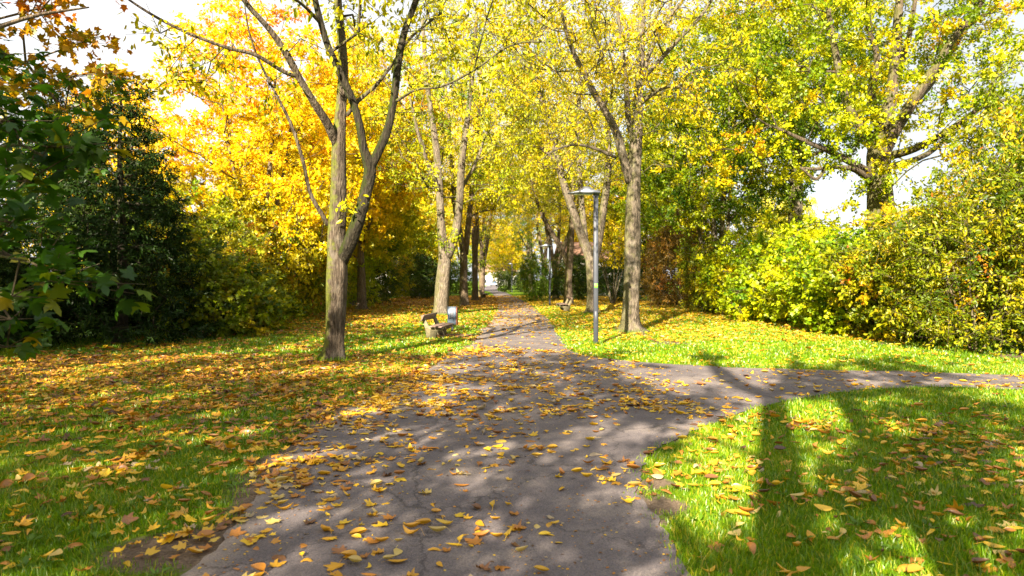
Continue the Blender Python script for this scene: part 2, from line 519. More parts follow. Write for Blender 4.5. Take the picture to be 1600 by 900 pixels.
def grow(rng, limbs, clumps, bf=.28, r_tip=.010, step=.55, expo=.46):
    """join every clump to the nearest wood; returns polylines with radii"""
    pos, par, plen, fix = [], [], [], []
    lines = []
    for pts in limbs:
        pts = np.asarray(pts, float)
        prev = -1
        if pos:
            dist = np.linalg.norm(np.array(pos) - pts[0, :3], axis=1)
            prev = int(dist.argmin())
        ids = []
        for q in pts:
            pl = 0 if prev < 0 else plen[prev] + np.linalg.norm(q[:3] - pos[prev])
            pos.append(q[:3]); par.append(prev); plen.append(pl); fix.append(q[3]); prev = len(pos) - 1
            ids.append(prev)
        lines.append((ids, True))
    cap = len(pos) + len(clumps) * 30
    P = np.zeros((cap, 3)); PL = np.zeros(cap); ok = np.zeros(cap, bool)
    n = len(pos)
    P[:n] = pos; PL[:n] = plen
    hmin = P[:n, 2].min()
    top = np.median([c[2] for c in clumps]) if len(clumps) else 0
    ok[:n] = True
    trunk_ids = lines[0][0]
    lowlim = hmin + .30 * (min(c[2] for c in clumps) - hmin) if len(clumps) else hmin
    ok[:n] = P[:n, 2] > lowlim - .01
    if not ok[:n].any(): ok[:n] = True
    base = P[:n][ok[:n]]
    order = np.argsort([np.linalg.norm(base - c, axis=1).min() for c in clumps])
    for ci in order:
        c = clumps[ci]
        v = c - P[:n]
        dist = np.linalg.norm(v, axis=1)
        cost = dist + bf * PL[:n] + np.where(v[:, 2] < 0, -v[:, 2] * .35, 0) + np.where(ok[:n], 0, 1e6)
        j = int(cost.argmin())
        d = dist[j]
        k = max(1, int(d / step))
        a = P[j]
        side = rng.normal(size=3) * .10 * d
        side[2] += .08 * d
        ids = [j]
        prev = j
        for s in range(1, k + 1):
            t = s / k
            q = a + (c - a) * t + side * math.sin(math.pi * t)
            P[n] = q; PL[n] = PL[prev] + np.linalg.norm(q - P[prev]); ok[n] = True
            par.append(prev); fix.append(-1); prev = n; ids.append(n); n += 1
        lines.append((ids, False))
    cnt = np.zeros(n)
    for ids, f in lines:
        cnt[ids[-1]] += 1
    for i in range(n - 1, -1, -1):
        if par[i] >= 0:
            cnt[par[i]] += cnt[i]
    R = r_tip * np.maximum(cnt, 1) ** expo
    for i in range(n):
        if fix[i] > 0:
            R[i] = fix[i]
    for i in range(n):
        if par[i] >= 0 and fix[i] <= 0:
            R[i] = min(R[i], R[par[i]] * (.98 if fix[par[i]] <= 0 else .7))
    out = []
    for ids, f in lines:
        r = R[ids].copy()
        if not f and len(ids) > 1:
            r[0] = min(r[0], r[1] * 1.25)
        out.append((P[ids], r, f))
    return out

def smooth_line(pts, m=4):
    """Catmull-Rom through (x, y, z, r) points"""
    p = np.asarray(pts, float)
    if len(p) < 3:
        return p
    q = np.vstack([2 * p[0] - p[1], p, 2 * p[-1] - p[-2]])
    out = []
    for i in range(1, len(q) - 2):
        for t in np.arange(m) / m:
            a, b, c, d = q[i - 1], q[i], q[i + 1], q[i + 2]
            out.append(.5 * (2 * b + (c - a) * t + (2 * a - 5 * b + 4 * c - d) * t * t + (3 * b - a - 3 * c + d) * t ** 3))
    out.append(p[-1])
    out = np.array(out)
    out[:, 3] = np.maximum(out[:, 3], .006)
    return out

def build_plant(name, label, cat, base, limbs, clumps, leaf, bark, rng, group=None, parts=('trunk', 'crown'), gp=None, dark=()):
    base = np.array([base[0], base[1], 0.0])
    root = thing(name, label, cat, base, 0, group)
    wood, lf, limb = MB(), MB(), MB()
    clumps = np.asarray(clumps, float)
    for li, (P, R, f) in enumerate(grow(rng, limbs, clumps, **(gp or {}))):
        if f:
            s = (22 if li == 0 else 14) if R.max() > .08 else 8
        else:
            s = 6 if R.max() > .04 else 4 if R.max() > .015 else 3
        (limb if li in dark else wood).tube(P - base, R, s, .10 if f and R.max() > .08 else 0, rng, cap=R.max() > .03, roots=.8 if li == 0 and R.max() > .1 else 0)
    lk = dict(leaf)
    mat = lk.pop('mat')
    clump_leaves(lf, wood, rng, clumps - base, **lk)
    link(parts[0], wood.mesh(parts[0], True), BARK[bark], root)
    link(parts[1], lf.mesh(parts[1]), LEAF[mat], root)
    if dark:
        tag(link('limb', limb.mesh('limb', True), BARK['dark_moss_shade'], root), 'mossy forked limb with shade painted into its dark bark')
    return root

def limb_px(Y0, pts):
    """(px, py, dY, width in photo pixels) -> (x, y, z, r), smoothed"""
    out = []
    for px, py, dy, w in pts:
        Y = Y0 + dy
        out.append([*at(px, py, Y), w / 2 / F * Y])
    return smooth_line(out)

def flare(limb, k=1.35):
    """widen the foot of a trunk"""
    # extra rings near the foot so that the roots can spread
    q = [limb[0] + (limb[1] - limb[0]) * t for t in (0, .12, .25, .4, .6, .8)]
    limb = np.vstack([q, limb[1:]])
    z = limb[:, 2] - limb[0, 2]
    limb[:, 3] *= 1 + (k - 1) * np.exp(-np.maximum(z, 0) / .16)
    return limb

def rnd_limbs(rng, base, H, r0, fork, nl, spread, lean=.02, r_top=.03):
    b = np.array([base[0], base[1], 0.0])
    lx, ly = rng.normal(0, lean, 2)
    main = [[*(b + np.array([lx * z, ly * z, z])), r0 * (1 - .32 * z / fork)] for z in np.linspace(-.05, fork, 5)]
    out = [flare(smooth_line(main, 3))]
    top = out[0][-1]
    a0 = rng.uniform(0, 6.28)
    for i in range(nl):
        a = a0 + i * 6.28 / nl + rng.normal(0, .3)
        sp = spread * rng.uniform(.35, 1.0)
        rr = top[3] * rng.uniform(.5, .72)
        h = (H - fork) * rng.uniform(.72, 1.0)
        pts = []
        for t in np.linspace(0, 1, 6):
            o = sp * (t ** .8) + rng.normal(0, .06)
            pts.append([top[0] + math.cos(a) * o, top[1] + math.sin(a) * o, top[2] + h * t ** 1.1, rr * (1 - t) ** .8 + r_top * .6])
        out.append(smooth_line(pts, 2))
    return out

def R_(s):
    return np.random.default_rng(s)

# ------------------------------------------------------------------ the setting: ground, path, grass
LEFT_PX = [(290, 900), (370, 800), (440, 720), (520, 650), (590, 620), (640, 590), (690, 565), (735, 540), (757, 515), (770, 500), (777, 472), (767, 457)]
RIGHT_PX = [(790, 457), (821, 472), (846, 490), (858, 500), (868, 515), (876, 530), (890, 546), (925, 557), (1000, 566), (1100, 572), (1200, 576), (1400, 581), (1600, 586)]
LOW_PX = [(1600, 608), (1500, 606), (1400, 607), (1320, 613), (1250, 624), (1180, 640), (1130, 655), (1070, 678), (1035, 695), (1008, 722), (1005, 770), (1040, 830), (1085, 900)]
def edge(pts, seed, step=.09, amp=.06):
    q = smooth_line([[p[0], p[1], 0, 1] for p in pts], 6)[:, :2]
    seg = np.linalg.norm(np.diff(q, axis=0), axis=1)
    s = np.concatenate([[0], np.cumsum(seg)])
    st = np.where(s < 45, step, 1.0)
    t = [0.0]
    while t[-1] < s[-1]:
        mid = np.array([np.interp(t[-1], s, q[:, 0]), np.interp(t[-1], s, q[:, 1])])
        t.append(t[-1] + (step if mid[1] < 30 and abs(mid[0]) < 14 and mid[1] > 2 else 1.2))
    t = np.array(t[:-1] + [s[-1]])
    x, y = np.interp(t, s, q[:, 0]), np.interp(t, s, q[:, 1])
    o = (fnoise(t * 1.3, t * 0 + seed * 7.7, seed) - .5) * amp * 4 + (vnoise(t * 5, t * 0 + 3, seed + 9) - .5) * amp * .7 + (vnoise(t * 14, t * 0 + 5, seed + 19) - .5) * amp * .7
    d = np.gradient(np.c_[x, y], axis=0); d /= np.linalg.norm(d, axis=1)[:, None]
    return np.c_[x - d[:, 1] * o, y + d[:, 0] * o]
e_left = edge([(-2.0, -14), (-2.0, 1)] + [tuple(G(*p)[:2]) for p in LEFT_PX] + [(-5.6, 130), (-8.5, 235)], 3)
e_right = edge([(-3.5, 235), (-2.9, 130)] + [tuple(G(*p)[:2]) for p in RIGHT_PX] + [(14, 11.9), (40, 10.5)], 5)
e_low = edge([(40, 8.4), (14, 10.2)] + [tuple(G(*p)[:2]) for p in LOW_PX] + [(1.15, 1), (1.1, -14)], 8)
PATH = np.vstack([e_left, e_right, e_low])
def in_path(X, Y):
    X, Y = np.asarray(X), np.asarray(Y)
    ins = np.zeros(X.shape, bool)
    a = PATH; b = np.roll(PATH, -1, 0)
    for (x1, y1), (x2, y2) in zip(a, b):
        if y1 == y2: continue
        c = (y1 > Y) != (y2 > Y)
        if c.any():
            ins ^= c & (X < (x2 - x1) * (Y - y1) / (y2 - y1) + x1)
    return ins
EDGE = np.vstack([e_left, e_right, e_low])
EDGE = EDGE[EDGE[:, 1] < 70]
def edge_dist(X, Y):
    out = np.empty(len(X))
    for i in range(0, len(X), 20000):
        out[i:i + 20000] = np.sqrt(((X[i:i + 20000, None] - EDGE[None, :, 0]) ** 2 + (Y[i:i + 20000, None] - EDGE[None, :, 1]) ** 2).min(1))
    return out
def soil_at(X, Y):
    """0 grass .. 1 bare soil: a ragged worn strip beside the asphalt and some bare patches"""
    d = edge_dist(X, Y)
    n = fnoise(X * 1.6, Y * 1.6, 21)
    n2 = fnoise(X * .7 + 9, Y * .7, 33)
    s = np.clip(1.0 - d / (np.where(X < 0, .05, .02) + np.where(X < 0, .55, .10) * np.clip(n * 2 - .75, 0, 1)), 0, 1)
    s = np.maximum(s, np.clip((n2 - .72) * 5, 0, .55))
    for (px, py, r) in ((1035, 790, .26), (1025, 755, .2), (330, 850, .42), (705, 524, .9), (520, 640, .4), (250, 860, .35)):
        g = G(px, py)
        s = np.maximum(s, np.clip(1.3 - np.hypot(X - g[0], Y - g[1]) / r * (.7 + .6 * n), 0, 1))
    return s

def ground_mat():
    m, n, l, out = new_mat('lawn_ground')
    b = n.new('ShaderNodeBsdfPrincipled')
    t = noise(n, l, 22, 8, .7)
    g = ramp(n, [(.3, (.035, .065, .005)), (.55, (.13, .22, .003)), (.75, (.22, .25, .010))])
    l.new(t.outputs['Fac'], g.inputs['Fac'])
    t2 = noise(n, l, 35, 6, .7)
    s = ramp(n, [(.3, (.085, .060, .042)), (.55, (.17, .125, .09)), (.75, (.27, .21, .16))])
    l.new(t2.outputs['Fac'], s.inputs['Fac'])
    a = n.new('ShaderNodeAttribute'); a.attribute_name = 'soil'
    ad = n.new('ShaderNodeMath'); ad.operation = 'MULTIPLY_ADD'; ad.inputs[1].default_value = .5
    l.new(t2.outputs['Fac'], ad.inputs[0]); l.new(a.outputs['Fac'], ad.inputs[2])
    r = ramp(n, [(.48, (0, 0, 0)), (.72, (1, 1, 1))])
    l.new(ad.outputs[0], r.inputs['Fac'])
    mx = n.new('ShaderNodeMixRGB')
    l.new(r.outputs['Color'], mx.inputs['Fac']); l.new(g.outputs['Color'], mx.inputs['Color1']); l.new(s.outputs['Color'], mx.inputs['Color2'])
    l.new(mx.outputs['Color'], b.inputs['Base Color'])
    b.inputs['Roughness'].default_value = .95; b.inputs['Specular IOR Level'].default_value = .1
    bp = n.new('ShaderNodeBump'); bp.inputs['Strength'].default_value = .9; bp.inputs['Distance'].default_value = .03
    l.new(t2.outputs['Fac'], bp.inputs['Height']); l.new(bp.outputs['Normal'], b.inputs['Normal'])
    l.new(b.outputs[0], out.inputs['Surface'])
    return m

def asphalt_mat():
    m, n, l, out = new_mat('asphalt')
    b = n.new('ShaderNodeBsdfPrincipled')
    big = noise(n, l, 1.1, 9, .68)
    fine = noise(n, l, 90, 4, .7)
    v = n.new('ShaderNodeTexVoronoi'); v.inputs['Scale'].default_value = 130
    tc = n.new('ShaderNodeTexCoord'); l.new(tc.outputs['Object'], v.inputs['Vector'])
    c1 = ramp(n, [(.25, (.085, .074, .083)), (.5, (.135, .117, .122)), (.72, (.24, .203, .185))])
    l.new(big.outputs['Fac'], c1.inputs['Fac'])
    st = ramp(n, [(.0, (.45, .45, .47)), (.5, (.95, .95, .95)), (1, (1.6, 1.5, 1.4))])
    l.new(v.outputs['Color'], st.inputs['Fac'])
    mu = n.new('ShaderNodeMixRGB'); mu.blend_type = 'MULTIPLY'; mu.inputs['Fac'].default_value = .75
    l.new(c1.outputs['Color'], mu.inputs['Color1']); l.new(st.outputs['Color'], mu.inputs['Color2'])
    a = n.new('ShaderNodeAttribute'); a.attribute_name = 'dirt'
    ad = n.new('ShaderNodeMath'); ad.operation = 'MULTIPLY_ADD'; ad.inputs[1].default_value = .6
    l.new(fine.outputs['Fac'], ad.inputs[0]); l.new(a.outputs['Fac'], ad.inputs[2])
    r = ramp(n, [(.5, (0, 0, 0)), (.95, (.85, .85, .85))])
    l.new(ad.outputs[0], r.inputs['Fac'])
    mx = n.new('ShaderNodeMixRGB'); mx.inputs['Color2'].default_value = (.34, .275, .22, 1)
    l.new(r.outputs['Color'], mx.inputs['Fac']); l.new(mu.outputs['Color'], mx.inputs['Color1'])
    # hairline cracks
    vc = n.new('ShaderNodeTexVoronoi'); vc.feature = 'DISTANCE_TO_EDGE'; vc.inputs['Scale'].default_value = .55
    wn_ = noise(n, l, 2.2, 5, .6)
    va = n.new('ShaderNodeVectorMath'); va.operation = 'MULTIPLY_ADD'
    va.inputs[1].default_value = (.9, .9, 0)
    l.new(wn_.outputs['Color'], va.inputs[0]); l.new(tc.outputs['Object'], va.inputs[2]); l.new(va.outputs[0], vc.inputs['Vector'])
    rc = ramp(n, [(.0, (.35, .35, .35)), (.010, (1, 1, 1))])
    l.new(vc.outputs['Distance'], rc.inputs['Fac'])
    m2 = n.new('ShaderNodeMixRGB'); m2.blend_type = 'MULTIPLY'; m2.inputs['Fac'].default_value = .8
    l.new(mx.outputs['Color'], m2.inputs['Color1']); l.new(rc.outputs['Color'], m2.inputs['Color2'])
    l.new(m2.outputs['Color'], b.inputs['Base Color'])
    b.inputs['Roughness'].default_value = .85; b.inputs['Specular IOR Level'].default_value = .3
    bp = n.new('ShaderNodeBump'); bp.inputs['Strength'].default_value = .5; bp.inputs['Distance'].default_value = .006
    l.new(v.outputs['Distance'], bp.inputs['Height']); l.new(bp.outputs['Normal'], b.inputs['Normal'])
    l.new(b.outputs[0], out.inputs['Surface'])
    return m

def grid_sheet(name, xs, ys, zf, mat, attr, af):
    X, Y = np.meshgrid(xs, ys, indexing='ij')
    V = np.stack([X, Y, zf(X, Y)], -1).reshape(-1, 3)
    i, j = np.meshgrid(np.arange(len(xs) - 1), np.arange(len(ys) - 1), indexing='ij')
    n = len(ys)
    mb = MB()
    mb.add(V, np.stack([i * n + j, (i + 1) * n + j, (i + 1) * n + j + 1, i * n + j + 1], -1).reshape(-1, 4))
    me = mb.mesh(name, True)
    a = me.attributes.new(attr, 'FLOAT', 'POINT')
    a.data.foreach_set('value', af(V[:, 0], V[:, 1]).astype(np.float32))
    return link(name, me, mat)

xs = np.concatenate([[-900, -400, -200, -100, -60, -40, -30, -24, -20, -17], np.arange(-15, 15.01, .2), [17, 20, 24, 30, 40, 60, 100, 200, 400, 900]])
ys = np.concatenate([[-900, -300, -100, -50, -30, -20, -12, -6, -2, 1], np.arange(2, 36, .2), np.arange(36, 70, 1.0), [75, 85, 100, 130, 180, 250, 400, 800, 1500]])
def ground_z(X, Y):
    return -.002 - .005 * fnoise(X * .8, Y * .8, 4)
def soil_safe(X, Y):
    s = np.zeros(len(X))
    k = (np.abs(X) < 16) & (Y > 1) & (Y < 60)
    s[k] = soil_at(X[k], Y[k])
    return s
tag(grid_sheet('lawn', xs, ys, ground_z, ground_mat(), 'soil', soil_safe), kind='structure')

def build_path():
    me = bpy.data.meshes.new('path')
    n = len(PATH)
    import bmesh
    bm = bmesh.new()
    top = [bm.verts.new((x, y, .006)) for x, y in PATH]
    bm.faces.new(top)
    bmesh.ops.triangulate(bm, faces=bm.faces[:])
    # cut near part into finer faces so that the dirt attribute has places to live
    for k in range(4):
        es = [e for e in bm.edges if e.calc_length() > .5 and min(v.co.y for v in e.verts) < 26 and max(v.co.y for v in e.verts) > 1 and max(abs(v.co.x) for v in e.verts) < 16]
        if es:
            bmesh.ops.subdivide_edges(bm, edges=es, cuts=1)
            bmesh.ops.triangulate(bm, faces=[f for f in bm.faces if len(f.verts) > 3])
    bm.normal_update()
    if sum(f.normal.z for f in bm.faces) < 0:
        bmesh.ops.reverse_faces(bm, faces=bm.faces[:])
    bm.to_mesh(me); bm.free()
    co = np.empty(len(me.vertices) * 3); me.vertices.foreach_get('co', co); co = co.reshape(-1, 3)
    d = edge_dist(co[:, 0], co[:, 1])
    dirt = np.clip(.75 - d / .5, 0, 1) * np.where(co[:, 0] < .2, .5, .25) + np.clip(fnoise(co[:, 0] * .5, co[:, 1] * .35, 77) - .5, 0, 1) * .7
    a = me.attributes.new('dirt', 'FLOAT', 'POINT')
    a.data.foreach_set('value', dirt.astype(np.float32))
    return tag(link('path', me, asphalt_mat()), kind='structure')
build_path()

def build_grass():
    rng = R_(11)
    mb = MB()
    for (y0, y1, dens, h, w) in ((3.2, 7.5, 3600, .055, .0035), (7.5, 14, 1300, .060, .0065), (14, 24, 330, .062, .015), (24, 46, 110, .065, .03)):
        xm = min(.78 * y1 + 1.2, 13)
        n = int(dens * 2 * xm * (y1 - y0))
        X, Y = rng.uniform(-xm, xm, n), rng.uniform(y0, y1, n)
        k = np.abs(X) < .78 * Y + 1.2
        X, Y = X[k], Y[k]
        k = ~in_path(X + rng.normal(0, .055, len(X)), Y + rng.normal(0, .055, len(Y))); X, Y = X[k], Y[k]
        s = soil_at(X, Y)
        tuft = fnoise(X * 3.1, Y * 3.1, 5)
        k = rng.uniform(0, 1, len(X)) > s * 1.15 + np.clip(.42 - tuft, 0, .4) * 1.2
        X, Y, tuft, s = X[k], Y[k], tuft[k], s[k]
        n = len(X)
        H = h * rng.uniform(.45, 1.25, n) * (.6 + .8 * tuft) * (1 - .4 * s)
        W = w * rng.uniform(.7, 1.3, n)
        a = rng.uniform(0, 6.283, n); b = rng.uniform(0, 6.283, n)
        lean = rng.uniform(.1, .9, n) * H
        B = np.c_[X, Y, ground_z(X, Y) - .004]
        S = np.c_[np.cos(a), np.sin(a), 0 * a] * W[:, None]
        L = np.c_[np.cos(b) * lean, np.sin(b) * lean, 0 * b]
        U = np.c_[0 * H, 0 * H, H]
        P = np.stack([B - S, B + S, B + .35 * L + .62 * U + .7 * S, B + .35 * L + .62 * U - .7 * S, B + L + U], 1)
        tone = np.clip(.36 + .5 * (fnoise(X * .9, Y * .9, 41) - .5) + rng.normal(0, .17, n) + (rng.uniform(0, 1, n) < .14) * .6, 0, 1)
        off = (np.arange(n) * 5)[:, None]
        b0 = mb.n
        mb.v.append(P.reshape(-1, 3)); mb.n += 5 * n
        mb.f.append(off + np.array([[0, 1, 2, 3]]) + b0); mb.t.append(tone)
        mb.f.append(off + np.array([[3, 2, 4]]) + b0); mb.t.append(tone)
    # longer uncut tufts round the feet of the trees and the lamp post
    for bx, by, r0, m_ in ((-3.79, 14.4, .2, 420), (3.9, 22.3, .3, 380), (2.21, 18.0, .06, 160), (-3.57, 33.0, .3, 300), (4.1, 34.6, .28, 300)):
        a = rng.uniform(0, 6.283, m_); q = r0 + np.abs(rng.normal(0, .10, m_))
        B = np.c_[bx + q * np.cos(a), by + q * np.sin(a), np.full(m_, -.004)]
        H = rng.uniform(.06, .17, m_); W = np.full(m_, .007)
        b = rng.uniform(0, 6.283, m_)
        S = np.c_[np.cos(b), np.sin(b), 0 * b] * W[:, None]
        L2 = np.c_[np.cos(a), np.sin(a), 0 * a] * (H * rng.uniform(.1, .7, m_))[:, None]
        U = np.c_[0 * H, 0 * H, H]
        P = np.stack([B - S, B + S, B + .35 * L2 + .62 * U + .7 * S, B + .35 * L2 + .62 * U - .7 * S, B + L2 + U], 1)
        tone = np.clip(rng.normal(.4, .2, m_), 0, 1)
        off = (np.arange(m_) * 5)[:, None]; b0 = mb.n
        mb.v.append(P.reshape(-1, 3)); mb.n += 5 * m_
        mb.f.append(off + np.array([[0, 1, 2, 3]]) + b0); mb.t.append(tone)
        mb.f.append(off + np.array([[3, 2, 4]]) + b0); mb.t.append(tone)
    # rosettes of broad-leaved weeds and clover among the blades
    n = 900
    X, Y = rng.uniform(-8, 8, n), 3.2 + 11 * rng.uniform(0, 1, n) ** 1.3
    k = (np.abs(X) < .78 * Y + 1) & ~in_path(X, Y) & (fnoise(X * .8 + 5, Y * .8, 71) > .5)
    X, Y = X[k], Y[k]
    m_ = 9
    XX, YY = np.repeat(X, m_), np.repeat(Y, m_)
    a = rng.uniform(0, 6.283, len(XX))
    place_leaves(mb, ELL, np.c_[XX + .02 * np.cos(a), YY + .02 * np.sin(a), np.full(len(XX), .014)], np.c_[np.cos(a), np.sin(a), rng.uniform(.1, .7, len(XX))], np.c_[0 * a, 0 * a, 1 + 0 * a], rng.uniform(.03, .085, len(XX)), np.clip(rng.normal(.16, .1, len(XX)), 0, 1))
    tag(link('grass', mb.mesh('grass'), LEAF['grass']), kind='stuff')
build_grass()

# fallen leaves ------------------------------------------------------
def oval_strip(curl, fold, bend, wid=.2):
    ts = [0, .12, .3, .5, .7, .88, 1]
    ws = [0, .62, .95, 1, .8, .42, 0]
    v, f = [], []
    for t, w in zip(ts, ws):
        x = bend * math.sin(t * 3.1) * .15
        zc = curl * (t - .5) ** 2 * 1.2
        for sx in (-1, 0, 1):
            v.append([x + sx * w * wid, t, zc + fold * abs(sx) * w])
    for i in range(6):
        for k in range(2):
            a = i * 3 + k
            f.append([a, a + 1, a + 4, a + 3])
    st = len(v)
    v += [[-.012, 0, v[1][2]], [.012, 0, v[1][2]], [bend * .1 + .02, -.28, .03], [bend * .1, -.28, .03]]
    f.append([st, st + 1, st + 2, st + 3])
    return np.array(v), [np.array(f)]
def maple_fallen(curl, rngs):
    v, f = maple_template(0)
    v = v.copy()
    r2 = (v[:, 0] * 1.6) ** 2 + ((v[:, 1] - .36) * 1.1) ** 2
    v[:, 2] = curl * r2 * (.4 + rngs.uniform(.3, 1.6, len(v)))
    v[:, :2] += rngs.normal(0, .018, (len(v), 2))
    st = len(v)
    v = np.vstack([v, [[-.014, .02, .0], [.014, .02, .0], [.05, -.42, .05], [.03, -.42, .05]]])
    return v, [f[0], np.array([[st, st + 1, st + 2, st + 3]])]
_r = R_(5)
SHAPES = {'maple': [maple_fallen(c, _r) for c in (.10, .24, -.16, .32, .18)],
          'oval': [oval_strip(c, fo, b, w) for c, fo, b, w in ((.3, .07, .9, .22), (.75, .22, -.7, .15), (-.3, .04, 1.6, .13), (.5, .26, .3, .27), (1.1, .12, -1.4, .18))]}

def leaf_density(X, Y, inp):
    n = fnoise(X * .55 + 3, Y * .4, 61); c = fnoise(X * 2.2, Y * 2.2, 62)
    d = np.zeros(len(X))
    left = (X < 0) & ~inp
    right = (X > 0) & ~inp
    d = np.where(left & (Y < 6), 74, d)
    d = np.where(left & (Y >= 6) & (Y < 8.5), 110, d)
    d = np.where(left & (Y >= 8.5) & (Y < 15.5), np.where(X < -3.2, 200, 110), d)
    d = np.where(left & (Y >= 15.5) & (Y < 27), np.where(X < -8, 26, 16) + 30 * (n > .55), d)
    d = np.where(left & (Y >= 27), 62 - 35 * ((X > -3.0) & (Y < 40)), d)
    d = np.where(right & (Y < 9.3), 78 * np.clip((9.6 - Y) / 2, .1, 1) * np.clip((X - .9) / 1.2, .3, 1), d)
    d = np.where(right & (Y >= 9.3) & (Y < 12.5), 4, d)
    d = np.where(right & (Y >= 12.5) & (Y < 19), 8, d)
    d = np.where(right & (Y >= 19), np.where(X > 2.6, 42, 25), d)
    p = np.where(Y < 5.5, 23, np.where(Y < 8.5, 30, np.where(Y < 13.5, 74, np.where(Y < 17, 38, np.where(Y < 25, 9, 26)))))
    p = p * np.clip(1.3 - .26 * (X + 1.2), .7, 1.4) * np.where((X > 2.6) & (Y > 8), .35, 1)
    ed = np.full(len(X), 9.0)
    q_ = inp & (X < 1.5) & (Y < 18)
    ed[q_] = edge_dist(X[q_], Y[q_])
    edge_boost = 1 + 2.2 * np.exp(-ed / .35) * (X < 0)
    d = np.where(inp, p * edge_boost, d)
    c2 = fnoise(X * 1.1 + 40, Y * 1.1, 63)
    clus = np.where(inp | (Y < 9), np.clip((c - .30) * 4.6, .35, 2.6) * np.clip((c2 - .18) * 2.8, .5, 1.9), np.clip(.25 + 1.5 * c, .2, 1.7))
    return d * clus * (.6 + .8 * n)

def build_fallen():
    rng = R_(77)
    Xs, Ys = [], []
    for (y0, y1) in ((3.0, 6), (6, 10), (10, 16), (16, 26), (26, 42), (42, 75)):
        xm = min(.78 * y1 + 1.0, 11.2)
        n = int(260 * 2 * xm * (y1 - y0))
        X, Y = rng.uniform(-xm, xm, n), rng.uniform(y0, y1, n)
        k = np.abs(X) < .78 * Y + 1.0
        Xs.append(X[k]); Ys.append(Y[k])
    X, Y = np.concatenate(Xs), np.concatenate(Ys)
    inp = in_path(X, Y)
    k = rng.uniform(0, 260, len(X)) < leaf_density(X, Y, inp)
    X, Y, inp = X[k], Y[k], inp[k]
    n = len(X)
    left = (X < 0) & ~inp
    ismap = rng.uniform(0, 1, n) < np.where(left, .62, np.where(inp, np.where(X < -.8, .55, .3), .2))
    size = np.where(ismap, rng.uniform(.05, .145, n), rng.uniform(.06, .165, n))
    size *= np.where(Y > 16, 1.1, np.where(Y < 9, .86, .95))
    tone = np.where(left & (Y > 7), rng.normal(.36, .22, n), np.where(left, rng.normal(.52, .24, n), np.where(inp, rng.normal(.58, .26, n), np.where(Y < 12, rng.normal(.45, .28, n), rng.normal(.62, .18, n)))))
    tone = np.clip(tone, 0, 1)
    z = np.where(inp, .010, ground_z(X, Y) + .012 + rng.uniform(0, .03, n))
    ang = rng.uniform(0, 6.283, n)
    tilt = np.where(inp, .16, .32)
    nrm = np.c_[rng.normal(0, 1, n) * tilt, rng.normal(0, 1, n) * tilt, np.where(rng.uniform(0, 1, n) < .25, -1, 1)]
    fwd = np.c_[np.cos(ang), np.sin(ang), rng.normal(0, .1, n) * np.where(inp, .3, 1.2)]
    kind = rng.integers(0, 5, n)
    z = z + np.where(nrm[:, 2] < 0, .012, 0) * 1.0
    # the 300 that show largest become objects of their own
    px, py = 800 + X / Y * F, CY + CAMH / Y * F
    vis = (px > 8) & (px < 1592) & (py < 893)
    score = np.where(vis, size / Y, 0)
    big = np.zeros(n, bool); big[np.argsort(-score)[:300]] = True
    mb = MB()
    for nm, fl in (('maple', ismap), ('oval', ~ismap)):
        for q in range(5):
            s = fl & (kind == q) & ~big
            if s.any():
                place_leaves(mb, SHAPES[nm][q], np.c_[X, Y, z][s], fwd[s], nrm[s], size[s], tone[s])
    # crumbs: torn bits of leaf and twig on the asphalt
    m_ = 8000
    X2, Y2 = rng.uniform(-9, 9, m_ * 6), 3.2 + 17 * rng.uniform(0, 1, m_ * 6) ** 1.4
    k2 = (np.abs(X2) < .78 * Y2 + .6) & in_path(X2, Y2) & (fnoise(X2 * .9, Y2 * .6, 66) > rng.uniform(.25, .8, m_ * 6))
    X2, Y2 = X2[k2][:m_], Y2[k2][:m_]
    a2 = rng.uniform(0, 6.28, len(X2))
    place_leaves(mb, RHOMB, np.c_[X2, Y2, 0 * X2 + .009], np.c_[np.cos(a2), np.sin(a2), 0 * a2], np.c_[rng.normal(0, .2, len(X2)), rng.normal(0, .2, len(X2)), 1 + 0 * X2], rng.uniform(.008, .034, len(X2)), np.clip(rng.normal(.4, .3, len(X2)), 0, 1))
    tag(link('fallen_leaves', mb.mesh('fallen_leaves'), LEAF['fallen']), kind='stuff')
    protos = {}
    for i in np.where(big)[0]:
        nm = 'maple' if ismap[i] else 'oval'
        tq = min(4, int(tone[i] * 5))
        key = (nm, int(kind[i]), tq)
        if key not in protos:
            v, fs = SHAPES[nm][key[1]]
            m2 = MB()
            for f_ in fs:
                m2.add(v, f_, (.1, .3, .5, .72, .93)[tq])
            protos[key] = m2.mesh('fallen_leaf')
            protos[key].materials.append(LEAF['fallen'])
        o = bpy.data.objects.new('fallen_leaf', protos[key])
        COL.objects.link(o)
        f = unit(fwd[i]); s = unit(np.cross(f, nrm[i])); nn = np.cross(s, f)
        sc = float(size[i])
        o.matrix_world = Matrix([[s[0] * sc, f[0] * sc, nn[0] * sc, X[i]], [s[1] * sc, f[1] * sc, nn[1] * sc, Y[i]], [s[2] * sc, f[2] * sc, nn[2] * sc, z[i]], [0, 0, 0, 1]])
        colr = ('dark brown', 'rust orange', 'amber', 'yellow', 'pale buff')[tq]
        where = 'on the dark asphalt path' if inp[i] else 'on the grass left of the path' if X[i] < 0 else 'on the grass patch right of the path'
        shape = 'pointed maple leaf' if ismap[i] else 'narrow oval leaf'
        tag(o, f'fallen {colr} {shape} lying {where}', 'leaf', f'{colr} {shape} fallen {where}')
build_fallen()

# ------------------------------------------------------------------ avenue trees
def L(c, K=45, spread=.6, size=.13, tmpl=ELL, **kw):
    return dict(mat=c, K=K, spread=spread, size=size, tmpl=tmpl, **kw)

